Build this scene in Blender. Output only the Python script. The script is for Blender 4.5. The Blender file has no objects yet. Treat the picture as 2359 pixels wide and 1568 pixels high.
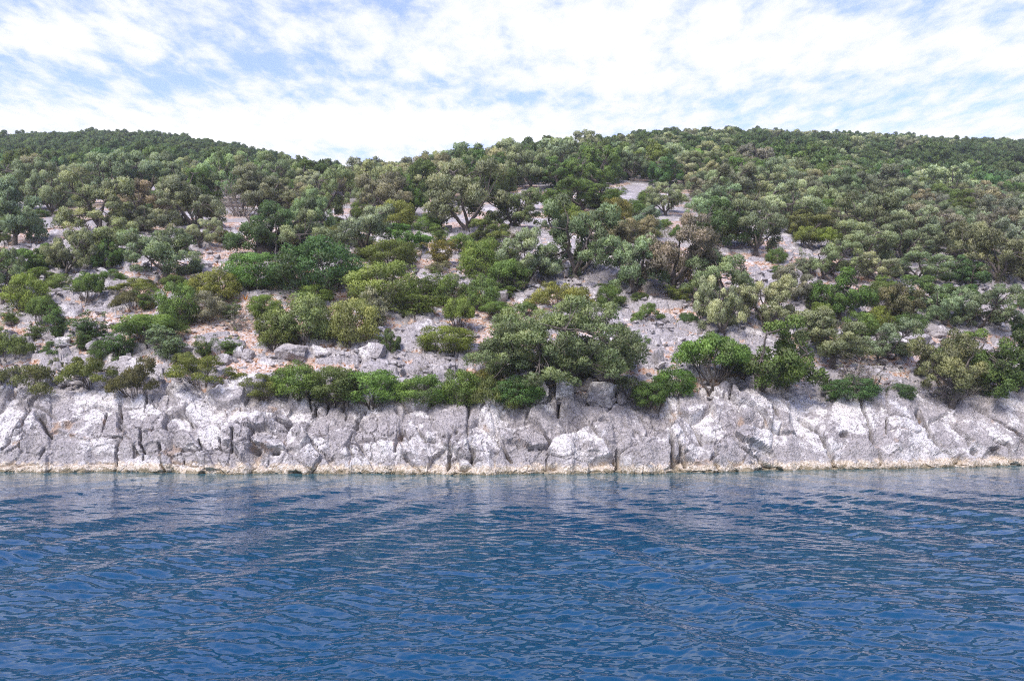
import bpy, math
import numpy as np

sc = bpy.context.scene
C = sc.collection
# ---------------------------------------------------------------- camera
FPX, HOR = 800.0, 402.0                      # focal length in pixels of a 1024 wide frame, row of the sea horizon
PITCH = math.atan((HOR - 340.0) / FPX)
CAM_H = 3.0
cam = bpy.data.objects.new('camera', bpy.data.cameras.new('camera'))
C.objects.link(cam)
cam.location = (0, 0, CAM_H)
cam.rotation_euler = (math.pi / 2 + PITCH, 0, 0)
cam.data.sensor_width = 36.0
cam.data.lens = FPX / 1024 * 36
cam.data.clip_start = 0.1
cam.data.clip_end = 6000
sc.camera = cam
# ---------------------------------------------------------------- sky, sun, exposure
SUN_EL, SUN_AZ = math.radians(47), math.radians(-155)     # azimuth from +Y, towards +X: behind the camera, to its left
world = bpy.data.worlds.new('World')
sc.world = world
world.use_nodes = True


def nn(nt, kind, loc=None, **kw):
    n = nt.nodes.new(kind)
    for k, v in kw.items():
        setattr(n, k, v)
    return n


def mth(nt, op, a, b=None, c=None, clamp=False):
    n = nt.nodes.new('ShaderNodeMath')
    n.operation = op
    n.use_clamp = clamp
    for i, v in enumerate((a, b, c)):
        if v is None:
            continue
        if isinstance(v, (int, float)):
            n.inputs[i].default_value = v
        else:
            nt.links.new(v, n.inputs[i])
    return n.outputs[0]


def mixc(nt, fac, a, b, blend='MIX'):
    n = nt.nodes.new('ShaderNodeMix')
    n.data_type = 'RGBA'
    n.blend_type = blend
    for idx, v in ((0, fac), (6, a), (7, b)):
        if isinstance(v, (int, float)):
            n.inputs[idx].default_value = v
        elif isinstance(v, tuple):
            n.inputs[idx].default_value = v if len(v) == 4 else (*v, 1)
        else:
            nt.links.new(v, n.inputs[idx])
    return n.outputs[2]


def noise(nt, vec, scale, detail=4, rough=0.55, dims='3D', dist=0.0):
    n = nt.nodes.new('ShaderNodeTexNoise')
    n.noise_dimensions = dims
    n.inputs['Scale'].default_value = scale
    n.inputs['Detail'].default_value = detail
    n.inputs['Roughness'].default_value = rough
    n.inputs['Distortion'].default_value = dist
    if vec is not None:
        nt.links.new(vec, n.inputs['Vector'])
    return n.outputs['Fac']


def smooth(nt, v, lo, hi):
    n = nt.nodes.new('ShaderNodeMapRange')
    n.interpolation_type = 'SMOOTHSTEP'
    nt.links.new(v, n.inputs['Value'])
    n.inputs['From Min'].default_value = lo
    n.inputs['From Max'].default_value = hi
    return n.outputs['Result']


def attr(nt, name):
    n = nt.nodes.new('ShaderNodeAttribute')
    n.attribute_name = name
    return n.outputs['Fac']


def build_sky():
    nt = world.node_tree
    nt.nodes.clear()
    out = nn(nt, 'ShaderNodeOutputWorld')
    bg = nn(nt, 'ShaderNodeBackground')
    bg.inputs['Strength'].default_value = 0.1
    nt.links.new(bg.outputs[0], out.inputs[0])
    sky = nn(nt, 'ShaderNodeTexSky')
    sky.sky_type = 'NISHITA'
    sky.sun_disc = False
    sky.sun_elevation = SUN_EL
    sky.sun_rotation = SUN_AZ
    sky.air_density = 1.0
    sky.dust_density = 0.6
    sky.ozone_density = 2.0
    tc = nn(nt, 'ShaderNodeTexCoord')
    sep = nn(nt, 'ShaderNodeSeparateXYZ')
    nt.links.new(tc.outputs['Generated'], sep.inputs[0])
    z = mth(nt, 'MAXIMUM', sep.outputs[2], 0.03)
    # a flat cloud deck: where the view direction meets a plane one unit up
    u = mth(nt, 'DIVIDE', sep.outputs[0], z)
    v = mth(nt, 'DIVIDE', sep.outputs[1], z)
    cmb = nn(nt, 'ShaderNodeCombineXYZ')
    nt.links.new(u, cmb.inputs[0])
    nt.links.new(v, cmb.inputs[1])
    p = cmb.outputs[0]
    # puffs stand up: seen from below they look about as tall as wide
    mp = nn(nt, 'ShaderNodeMapping')
    mp.inputs['Scale'].default_value = (1.0, 0.62, 1.0)
    mp.inputs['Location'].default_value = (3.3, 1.7, 0.0)
    nt.links.new(p, mp.inputs['Vector'])
    p2 = mp.outputs[0]
    big = noise(nt, p, 0.75, 3, 0.5, dist=0.3)
    mid = noise(nt, p2, 3.2, 5, 0.6, dist=0.2)
    puff = noise(nt, p2, 9.5, 6, 0.6, dist=0.15)
    d = mth(nt, 'ADD', mth(nt, 'MULTIPLY', big, 0.9), mth(nt, 'ADD', mth(nt, 'MULTIPLY', mid, 0.85), mth(nt, 'MULTIPLY', puff, 2.1)))
    # broad banks of the deck (centre, reach, thickening), in deck units
    for cu, cv, ru, rv, amp in SKY_BANKS:
        q = mth(nt, 'ADD', mth(nt, 'POWER', mth(nt, 'MULTIPLY', mth(nt, 'ADD', u, -cu), 1 / ru), 2.0),
                mth(nt, 'POWER', mth(nt, 'MULTIPLY', mth(nt, 'ADD', v, -cv), 1 / rv), 2.0))
        g = mth(nt, 'MULTIPLY', mth(nt, 'EXPONENT', mth(nt, 'MULTIPLY', q, -1.0)), amp)
        d = mth(nt, 'ADD', d, g)
    # slant path: the same deck looks denser towards the horizon
    slant = mth(nt, 'DIVIDE', 0.30, mth(nt, 'ADD', z, 0.12))
    d = mth(nt, 'ADD', d, slant)
    cov = smooth(nt, d, SKY_LO, SKY_HI)
    cov = mth(nt, 'ADD', mth(nt, 'MULTIPLY', cov, 0.86), 0.11)
    white = mixc(nt, smooth(nt, d, SKY_HI - 0.1, SKY_HI + 0.5), (2.6, 2.68, 2.85), (3.7, 3.67, 3.64))
    blue = mixc(nt, 1.0, sky.outputs[0], (SKY_GAIN[0], SKY_GAIN[1], SKY_GAIN[2]), 'MULTIPLY')
    nt.links.new(mixc(nt, cov, blue, white), bg.inputs['Color'])


SKY_LO, SKY_HI = 2.13, 2.82
SKY_GAIN = (0.72, 0.70, 1.14)
SKY_BANKS = [(-1.25, 2.12, 0.35, 0.14, 0.35), (-0.7, 2.85, 0.9, 0.2, 0.65), (0.25, 2.12, 0.55, 0.28, 0.5), (1.25, 2.2, 0.6, 0.2, 0.45), (0.5, 2.62, 0.3, 0.2, 0.1),
             (-0.7, 2.32, 0.3, 0.14, -0.2), (-0.05, 2.55, 0.3, 0.12, -0.2), (1.2, 2.62, 0.7, 0.14, -0.12), (-1.35, 2.42, 0.4, 0.12, -0.2)]
build_sky()
sun = bpy.data.objects.new('sun', bpy.data.lights.new('sun', 'SUN'))
C.objects.link(sun)
sun.data.energy = 1.5
sun.data.angle = math.radians(22)
sun.data.color = (1.0, 0.93, 0.83)
sun.rotation_euler = (math.pi / 2 - SUN_EL, 0, math.pi - SUN_AZ)
sun.location = (0, 0, 200)
sc.view_settings.view_transform = 'Standard'
sc.view_settings.look = 'None'
sc.view_settings.exposure = 1.98
sc.view_settings.gamma = 1.0
sc.view_settings.use_curve_mapping = False
sc.cycles.max_bounces = 6
sc.cycles.diffuse_bounces = 4
sc.cycles.glossy_bounces = 2
sc.cycles.transmission_bounces = 3
sc.cycles.use_denoising = False
sc.cycles.filter_width = 1.1
sc.cycles.sample_clamp_indirect = 6.0
# ---------------------------------------------------------------- helpers
rng = np.random.default_rng(7)


def put(o, parent=None, label=None, cat=None, group=None, kind=None):
    C.objects.link(o)
    if parent is not None:
        o.parent = parent
    for k, v in (('label', label), ('category', cat), ('group', group), ('kind', kind)):
        if v:
            o[k] = v
    return o


def np_mesh(name, V, F, mat=None, attrs=None, smooth_shade=True):
    """A mesh from arrays: V (n,3), F (m,k) with k corners each."""
    me = bpy.data.meshes.new(name)
    V = np.ascontiguousarray(V, np.float32)
    F = np.ascontiguousarray(F, np.int32)
    m, k = F.shape
    me.vertices.add(len(V))
    me.vertices.foreach_set('co', V.ravel())
    me.loops.add(m * k)
    me.loops.foreach_set('vertex_index', F.ravel())
    me.polygons.add(m)
    me.polygons.foreach_set('loop_start', np.arange(0, m * k, k, dtype=np.int32))
    me.polygons.foreach_set('use_smooth', np.full(m, smooth_shade, bool))
    for a, vals in (attrs or {}).items():
        at = me.attributes.new(a, 'FLOAT', 'POINT')
        at.data.foreach_set('value', np.ascontiguousarray(vals, np.float32))
    me.update(calc_edges=True)
    if mat is not None:
        me.materials.append(mat)
    return me


def _h(ix, iy, iz, seed):
    h = (ix.astype(np.int64) * 374761393 + iy.astype(np.int64) * 668265263 + iz.astype(np.int64) * 2147483647 + seed * 1274126177) & 0xFFFFFFFF
    h = ((h ^ (h >> 13)) * 1274126177) & 0xFFFFFFFF
    h = ((h ^ (h >> 16)) * 2246822519) & 0xFFFFFFFF
    return ((h ^ (h >> 15)) & 0xFFFFFF) / float(0xFFFFFF)


def vnoise(x, y, z, seed=0):
    x, y, z = np.broadcast_arrays(np.asarray(x, float), np.asarray(y, float), np.asarray(z, float))
    ix, iy, iz = np.floor(x), np.floor(y), np.floor(z)
    fx, fy, fz = x - ix, y - iy, z - iz
    fx, fy, fz = (f * f * f * (f * (f * 6 - 15) + 10) for f in (fx, fy, fz))
    r = 0
    for a in (0, 1):
        for b in (0, 1):
            for c in (0, 1):
                r = r + _h(ix + a, iy + b, iz + c, seed) * (fx if a else 1 - fx) * (fy if b else 1 - fy) * (fz if c else 1 - fz)
    return r * 2 - 1


def fbm(x, y, z, oct=4, seed=0, gain=0.5, ridged=False):
    r, a, s = 0, 1.0, 0.0
    for o in range(oct):
        n = vnoise(x * 2.03 ** o + o * 17.3, y * 2.03 ** o - o * 9.1, z * 2.03 ** o + o * 3.7, seed + o)
        if ridged:
            n = 1 - 2 * np.abs(n)
        r = r + a * n
        s += a
        a *= gain
    return r / s


def worley(x, y, seed=0, jitter=0.9):
    ix, iy = np.floor(x), np.floor(y)
    f1 = np.full(x.shape, 9.0)
    f2 = np.full(x.shape, 9.0)
    cid = np.zeros(x.shape)
    cx = np.zeros(x.shape)
    cy = np.zeros(x.shape)
    for a in (-1, 0, 1):
        for b in (-1, 0, 1):
            px = ix + a + 0.5 + (_h(ix + a, iy + b, ix * 0, seed) - 0.5) * jitter
            py = iy + b + 0.5 + (_h(ix + a, iy + b, ix * 0, seed + 1) - 0.5) * jitter
            d = np.hypot(x - px, y - py)
            idv = _h(ix + a, iy + b, ix * 0, seed + 2)
            near = d < f1
            f2 = np.where(near, f1, np.minimum(f2, d))
            cid = np.where(near, idv, cid)
            cx = np.where(near, px, cx)
            cy = np.where(near, py, cy)
            f1 = np.where(near, d, f1)
    return f1, f2, cid, x - cx, y - cy


def sstep(x, a, b):
    t = np.clip((x - a) / (b - a), 0, 1)
    return t * t * (3 - 2 * t)


# ---------------------------------------------------------------- the lie of the land
sp, cp = math.sin(PITCH), math.cos(PITCH)


def slope_of_row(py):
    """rise over run of the sight line through a row of the 1024 x 680 frame"""
    b = (340.0 - np.asarray(py, float)) / FPX
    return (sp + b * cp) / (cp - b * sp)


def u_of(px, py):
    b = (340.0 - py) / FPX
    return (px - 512.0) / FPX / (cp - b * sp)


def to_frame(x, y, z):
    zz = z - CAM_H
    f = y * cp + zz * sp
    up = -y * sp + zz * cp
    return 512 + FPX * x / f, 340 - FPX * up / f


PXC = np.array([-500, -150, 0, 160, 300, 370, 450, 560, 650, 800, 930, 1024, 1180, 1520], float)
UC = (PXC - 512) / FPX
SHORE = np.array([36.5, 35.6, 35.2, 34.6, 34.2, 34.0, 33.9, 34.0, 34.5, 36.0, 37.4, 38.2, 39.8, 43.0])
LIP = np.array([392, 392, 391, 387, 396, 402, 404, 404, 402, 398, 397, 398, 398, 398], float)
DD = np.array([0, 4.5, 9.5, 16.5, 24.5, 37.5, 57.5, 82.5, 112.5, 152.5, 202.5, 262.5])
ROWS = np.array([
    [392, 335, 292, 255, 228, 202, 184, 178, 168, 158, 152, 160],
    [392, 335, 292, 255, 228, 202, 184, 176, 166, 154, 147, 156],
    [391, 335, 292, 255, 228, 203, 187, 180, 166, 150, 143, 152],
    [387, 334, 286, 250, 223, 201, 185, 178, 162, 147, 139, 150],
    [396, 338, 292, 255, 226, 206, 189, 181, 172, 161, 157, 168],
    [402, 345, 298, 258, 231, 209, 190, 178, 177, 180, 184, 195],
    [404, 350, 301, 261, 231, 205, 180, 166, 162, 168, 174, 185],
    [404, 355, 306, 265, 232, 201, 170, 154, 151, 156, 162, 172],
    [402, 352, 302, 260, 230, 201, 174, 155, 146, 143, 146, 156],
    [398, 350, 303, 265, 240, 213, 187, 166, 153, 145, 140, 148],
    [397, 354, 311, 275, 249, 224, 201, 179, 161, 149, 144, 150],
    [398, 358, 317, 282, 257, 234, 212, 188, 167, 152, 145, 150],
    [398, 360, 322, 288, 264, 240, 218, 194, 172, 154, 146, 150],
    [398, 362, 326, 294, 270, 246, 224, 200, 178, 158, 148, 150]], float)
ROWS[:, 0] = LIP
# tree tops, not the ground, make the skyline
ROWS[2:7, 6:] += np.array([[4, 5, 4, 4, 4, 4], [4, 5, 4, 4, 4, 4], [5, 7, 8, 9, 12, 12], [7, 11, 12, 12, 12, 12], [4, 8, 9, 12, 12, 12]])
ROWS[7:9, 6:] += 5
ROWS[9:, 7:] += np.array([3, 6, 8, 8, 8])
ROWS[:2, 8:] += 4
ROWS[6:9, 7:] += 5
ROWS[9:, 7:] += 6
ROWS[:6, 8:] += 3
ROWS[0:4, 7:] -= 8
ROWS[4, 7:] -= 3
ROWS[5, 6:] += 4
ROWS[9, 8:] -= 7
ROWS[10:, 8:] -= 10
ROWS[8, 8:11] -= np.array([3, 8, 9])
ROWS[9, 9:11] -= 3
ROWS[8, 8:11] -= 7
ROWS[9, 8:11] -= 4
ROWS[10, 9:11] -= 2
NU, ND = 240, 400
gu = np.linspace(UC[0], UC[-1], NU)
gs = np.linspace(0, 1, ND)                       # dd = 262.5 * s^2
gd = 262.5 * gs ** 2
E0 = slope_of_row(ROWS)
tmp = np.array([np.interp(gd, DD, E0[i]) for i in range(len(UC))])
EG = np.array([np.interp(gu, UC, tmp[:, j]) for j in range(ND)]).T


def blur(A, n, ax):
    for _ in range(3):
        k = np.ones(n) / n
        P = np.pad(A, [(n // 2, n // 2) if i == ax else (0, 0) for i in range(2)], mode='edge')
        A = np.apply_along_axis(lambda r: np.convolve(r, k, 'valid'), ax, P)
    return A


EG = blur(blur(EG, 11, 0), 13, 1)


def shore_d(u):
    return np.interp(u, UC, SHORE) + 0.25 * np.sin(np.asarray(u) * 23) + 0.12 * np.sin(np.asarray(u) * 61 + 1) + 0.09 * np.sin(np.asarray(u) * 137 + 2) + 0.06 * np.sin(np.asarray(u) * 251)


def lip_d(u):
    return np.interp(u, UC, SHORE) + 3.1


def e_at(u, dd):
    fu = np.clip((u - gu[0]) / (gu[-1] - gu[0]) * (NU - 1), 0, NU - 1.001)
    fd = np.clip(np.sqrt(np.maximum(dd, 0) / 262.5) * (ND - 1), 0, ND - 1.001)
    iu, idd = fu.astype(int), fd.astype(int)
    a, b = fu - iu, fd - idd
    return EG[iu, idd] * (1 - a) * (1 - b) + EG[iu + 1, idd] * a * (1 - b) + EG[iu, idd + 1] * (1 - a) * b + EG[iu + 1, idd + 1] * a * b


def ground_ud(u, dd):
    u = np.asarray(u, float)
    dd = np.asarray(dd, float)
    d = lip_d(u) + dd
    z = CAM_H + d * e_at(u, dd)
    return np.where(dd < 0, z + dd * 0.55 - 0.25 * np.clip(-dd / 0.4, 0, 1), z)


def ground_xy(x, y):
    u = np.asarray(x, float) / y
    return ground_ud(u, y - lip_d(u))


_ds = 262 * np.linspace(0, 1, 1500) ** 2


def stand(px, py):
    """where the sight line through a frame pixel meets the slope: (x, y, z)"""
    u = u_of(px, py)
    e = float(slope_of_row(py))
    eg = e_at(np.full(_ds.shape, u), _ds)
    k = np.argmax(eg >= e)
    dd = float(_ds[k]) if eg[k] >= e else 0.0
    dd = max(dd, 0.15)
    d = float(lip_d(u)) + dd
    return u * d, d, float(ground_ud(u, dd))
# ---------------------------------------------------------------- materials
def new_mat(name):
    m = bpy.data.materials.new(name)
    m.use_nodes = True
    nt = m.node_tree
    b = nt.nodes['Principled BSDF']
    return m, nt, b


def rock_mat(name, slope):
    """pale karst limestone; the slope version carries rust coloured gravel between the rock"""
    m, nt, b = new_mat(name)
    geo = nn(nt, 'ShaderNodeNewGeometry')
    pos = geo.outputs['Position']
    inf = nn(nt, 'ShaderNodeObjectInfo')
    big = noise(nt, pos, 0.55, 5, 0.6)
    mid = noise(nt, pos, 2.4, 6, 0.62, dist=0.4)
    fine = noise(nt, pos, 11.0, 5, 0.65)
    grain = noise(nt, pos, 42.0, 3, 0.6)
    grey = mixc(nt, smooth(nt, mid, 0.34, 0.66), (0.255, 0.234, 0.236), (0.40, 0.368, 0.367))
    grey = mixc(nt, smooth(nt, fine, 0.42, 0.75), grey, (0.47, 0.44, 0.435))
    # bare, freshly broken faces are nearly white
    wh = mth(nt, 'ADD', mth(nt, 'MULTIPLY', big, 0.75), mth(nt, 'MULTIPLY', mid, 0.45))
    wh = mth(nt, 'ADD', wh, mth(nt, 'MULTIPLY', inf.outputs['Random'], 0.12))
    wh = mth(nt, 'MULTIPLY', smooth(nt, wh, 0.675, 0.74), 0.6 if slope else 0.9)
    col = mixc(nt, wh, grey, (0.68, 0.65, 0.64))
    # thin dark lines and pits, sunk in the bump too
    vor = nt.nodes.new('ShaderNodeTexVoronoi')
    vor.feature = 'DISTANCE_TO_EDGE'
    vor.inputs['Scale'].default_value = 2.6
    wv = nt.nodes.new('ShaderNodeVectorMath')
    wv.operation = 'MULTIPLY_ADD'
    nz = nt.nodes.new('ShaderNodeTexNoise')
    nz.inputs['Scale'].default_value = 3.0
    nz.inputs['Detail'].default_value = 4
    nt.links.new(pos, nz.inputs['Vector'])
    nt.links.new(nz.outputs['Color'], wv.inputs[0])
    wv.inputs[1].default_value = (0.9, 0.9, 0.9)
    nt.links.new(pos, wv.inputs[2])
    nt.links.new(wv.outputs[0], vor.inputs['Vector'])
    seam = mth(nt, 'SUBTRACT', 1.0, smooth(nt, vor.outputs['Distance'], 0.0, 0.035))
    seam = mth(nt, 'MULTIPLY', seam, smooth(nt, mid, 0.42, 0.6))
    col = mixc(nt, mth(nt, 'MULTIPLY', seam, 0.65), col, (0.17, 0.155, 0.15))
    pits = smooth(nt, noise(nt, pos, 13, 5, 0.72), 0.57, 0.66)
    col = mixc(nt, mth(nt, 'MULTIPLY', pits, 0.6), col, (0.17, 0.158, 0.158))
    if slope:
        rk = attr(nt, 'rock')
        gn = noise(nt, pos, 7.5, 5, 0.7)
        gv = nt.nodes.new('ShaderNodeTexVoronoi')
        gv.inputs['Scale'].default_value = 9.0
        nt.links.new(pos, gv.inputs['Vector'])
        sp_ = nn(nt, 'ShaderNodeSeparateColor')
        nt.links.new(gv.outputs['Color'], sp_.inputs[0])
        grav = mixc(nt, smooth(nt, gn, 0.35, 0.62), (0.40, 0.235, 0.150), (0.52, 0.405, 0.335))
        grav = mixc(nt, smooth(nt, sp_.outputs[0], 0.55, 0.75), grav, (0.56, 0.50, 0.48))
        grav = mixc(nt, smooth(nt, sp_.outputs[1], 0.82, 0.9), grav, (0.27, 0.135, 0.075))
        edge = mth(nt, 'ADD', rk, mth(nt, 'MULTIPLY', mth(nt, 'SUBTRACT', fine, 0.5), 0.55))
        col = mixc(nt, smooth(nt, edge, 0.38, 0.56), grav, col)
        lit = attr(nt, 'litter')
        ln = smooth(nt, mth(nt, 'ADD', lit, mth(nt, 'MULTIPLY', mth(nt, 'SUBTRACT', gn, 0.5), 1.2)), 0.55, 0.85)
        col = mixc(nt, ln, col, mixc(nt, smooth(nt, fine, 0.4, 0.6), (0.10, 0.075, 0.04), (0.085, 0.095, 0.035)))
    else:
        # rust and tan streaks, and the cream band that the sea keeps scrubbed
        rs = smooth(nt, mth(nt, 'ADD', noise(nt, pos, 0.9, 4, 0.6), mth(nt, 'MULTIPLY', attr(nt, 'seam'), 0.10)), 0.68, 0.78)
        col = mixc(nt, mth(nt, 'MULTIPLY', rs, 0.55), col, (0.42, 0.27, 0.16))
        sx = nn(nt, 'ShaderNodeSeparateXYZ')
        nt.links.new(pos, sx.inputs[0])
        zz = mth(nt, 'ADD', sx.outputs[2], mth(nt, 'MULTIPLY', mth(nt, 'SUBTRACT', mid, 0.5), 0.8))
        band = mth(nt, 'SUBTRACT', 1.0, smooth(nt, zz, 0.28, 0.46))
        bc = mixc(nt, smooth(nt, fine, 0.38, 0.62), (0.44, 0.35, 0.25), (0.70, 0.62, 0.52))
        col = mixc(nt, mth(nt, 'MULTIPLY', band, 0.92), col, bc)
        grime = mth(nt, 'MULTIPLY', smooth(nt, zz, 0.3, 0.5), mth(nt, 'SUBTRACT', 1.0, smooth(nt, zz, 0.6, 1.5)))
        col = mixc(nt, mth(nt, 'MULTIPLY', grime, 0.30), col, (0.30, 0.285, 0.28))
        algae = mth(nt, 'SUBTRACT', 1.0, smooth(nt, zz, 0.05, 0.13))
        col = mixc(nt, mth(nt, 'MULTIPLY', algae, 0.75), col, (0.16, 0.13, 0.07))
    nt.links.new(col, b.inputs['Base Color'])
    b.inputs['Roughness'].default_value = 0.93
    b.inputs['Specular IOR Level'].default_value = 0.2
    bp = nn(nt, 'ShaderNodeBump')
    bp.inputs['Strength'].default_value = 0.9
    bp.inputs['Distance'].default_value = 0.08
    hgt = mth(nt, 'ADD', mth(nt, 'MULTIPLY', fine, 0.9), mth(nt, 'MULTIPLY', grain, 0.45))
    hgt = mth(nt, 'SUBTRACT', hgt, mth(nt, 'MULTIPLY', seam, 0.55))
    hgt = mth(nt, 'SUBTRACT', hgt, mth(nt, 'MULTIPLY', pits, 0.4))
    nt.links.new(hgt, bp.inputs['Height'])
    nt.links.new(bp.outputs[0], b.inputs['Normal'])
    return m


def leaf_mat(name, by_random=False, dark=False):
    m, nt, b = new_mat(name)
    out = nt.nodes['Material Output']
    inf = nn(nt, 'ShaderNodeObjectInfo')
    if by_random:
        r = nn(nt, 'ShaderNodeValToRGB')
        nt.links.new(inf.outputs['Random'], r.inputs[0])
        el = r.color_ramp.elements
        cols = ((0.075, 0.125, 0.043), (0.088, 0.140, 0.048), (0.119, 0.175, 0.062), (0.077, 0.131, 0.056), (0.106, 0.144, 0.056)) if dark else \
            ((0.244, 0.288, 0.169), (0.300, 0.344, 0.213), (0.206, 0.263, 0.156), (0.237, 0.250, 0.175), (0.263, 0.312, 0.181))
        el[0].color, el[1].color = (*cols[0], 1), (*cols[4], 1)
        for q in (1, 2, 3):
            el.new(q / 4).color = (*cols[q], 1)
        base = r.outputs[0]
    else:
        base = inf.outputs['Color']
    t, lb = attr(nt, 'leaf'), attr(nt, 'lobe')
    k = mth(nt, 'ADD', mth(nt, 'MULTIPLY', t, 0.55), mth(nt, 'ADD', mth(nt, 'MULTIPLY', lb, 0.66), 0.58))
    cmb = nn(nt, 'ShaderNodeCombineColor')
    for i in range(3):
        nt.links.new(k, cmb.inputs[i])
    col = mixc(nt, 1.0, base, cmb.outputs[0], 'MULTIPLY')
    # new growth on some sprays, older duller leaf on others
    col = mixc(nt, mth(nt, 'MULTIPLY', smooth(nt, lb, 0.55, 0.95), 0.22), col, mixc(nt, 1.0, col, (1.45, 1.12, 0.9), 'MULTIPLY'))
    col = mixc(nt, mth(nt, 'MULTIPLY', mth(nt, 'SUBTRACT', 1.0, smooth(nt, lb, 0.05, 0.3)), 0.35), col, (0.12, 0.115, 0.075))
    # a few leaves turn yellow-brown
    col = mixc(nt, mth(nt, 'MULTIPLY', smooth(nt, t, 0.93, 0.99), 0.45), col, (0.20, 0.14, 0.05))
    nt.links.new(col, b.inputs['Base Color'])
    b.inputs['Roughness'].default_value = 0.55
    b.inputs['Specular IOR Level'].default_value = 0.3
    tr = nn(nt, 'ShaderNodeBsdfTranslucent')
    nt.links.new(mixc(nt, 1.0, col, (1.1, 1.15, 0.6), 'MULTIPLY'), tr.inputs[0])
    mx = nn(nt, 'ShaderNodeMixShader')
    mx.inputs[0].default_value = 0.42
    nt.links.new(b.outputs[0], mx.inputs[1])
    nt.links.new(tr.outputs[0], mx.inputs[2])
    nt.links.new(mx.outputs[0], out.inputs[0])
    return m


def bark_mat(name, c0, c1):
    m, nt, b = new_mat(name)
    tc = nn(nt, 'ShaderNodeTexCoord')
    n = noise(nt, tc.outputs['Object'], 9.0, 5, 0.65)
    nt.links.new(mixc(nt, smooth(nt, n, 0.3, 0.7), c0, c1), b.inputs['Base Color'])
    b.inputs['Roughness'].default_value = 0.95
    bp = nn(nt, 'ShaderNodeBump')
    bp.inputs['Strength'].default_value = 0.7
    bp.inputs['Distance'].default_value = 0.03
    nt.links.new(n, bp.inputs['Height'])
    nt.links.new(bp.outputs[0], b.inputs['Normal'])
    return m


M_ROCK = rock_mat('limestone', False)
M_SLOPE = rock_mat('limestone_and_gravel', True)
M_LEAF = leaf_mat('foliage')
M_FAR = leaf_mat('far_foliage', True)
M_FAR_DARK = leaf_mat('far_dark_foliage', True, True)
M_BARK = bark_mat('bark', (0.045, 0.036, 0.03), (0.15, 0.125, 0.11))
M_DEAD = bark_mat('dead_wood', (0.22, 0.19, 0.18), (0.42, 0.38, 0.36))
M_TWIG = bark_mat('twigs', (0.13, 0.105, 0.095), (0.26, 0.22, 0.20))


def water_mat():
    m, nt, b = new_mat('sea_water')
    geo = nn(nt, 'ShaderNodeNewGeometry')
    pos = geo.outputs['Position']
    sh = attr(nt, 'shallow')
    pn = noise(nt, pos, 0.22, 3, 0.5)
    shv = mth(nt, 'ADD', sh, mth(nt, 'MULTIPLY', mth(nt, 'SUBTRACT', pn, 0.5), 0.35), clamp=True)
    col = mixc(nt, shv, WATER_DEEP, WATER_SHALLOW)
    nt.links.new(col, b.inputs['Base Color'])
    b.inputs['Roughness'].default_value = 0.045
    b.inputs['IOR'].default_value = 1.333
    b.inputs['Specular IOR Level'].default_value = 0.5
    mp = nn(nt, 'ShaderNodeMapping')
    mp.inputs['Scale'].default_value = (1.0, 1.4, 1.0)
    nt.links.new(pos, mp.inputs['Vector'])
    r1 = noise(nt, mp.outputs[0], 4.0, 1, 0.4, dist=0.5)
    bp = nn(nt, 'ShaderNodeBump')
    bp.inputs['Strength'].default_value = 1.0
    bp.inputs['Distance'].default_value = 0.012
    nt.links.new(r1, bp.inputs['Height'])
    nt.links.new(bp.outputs[0], b.inputs['Normal'])
    return m


WATER_DEEP, WATER_SHALLOW = (0.0003, 0.041, 0.096), (0.045, 0.12, 0.135)
M_WATER = water_mat()

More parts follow.
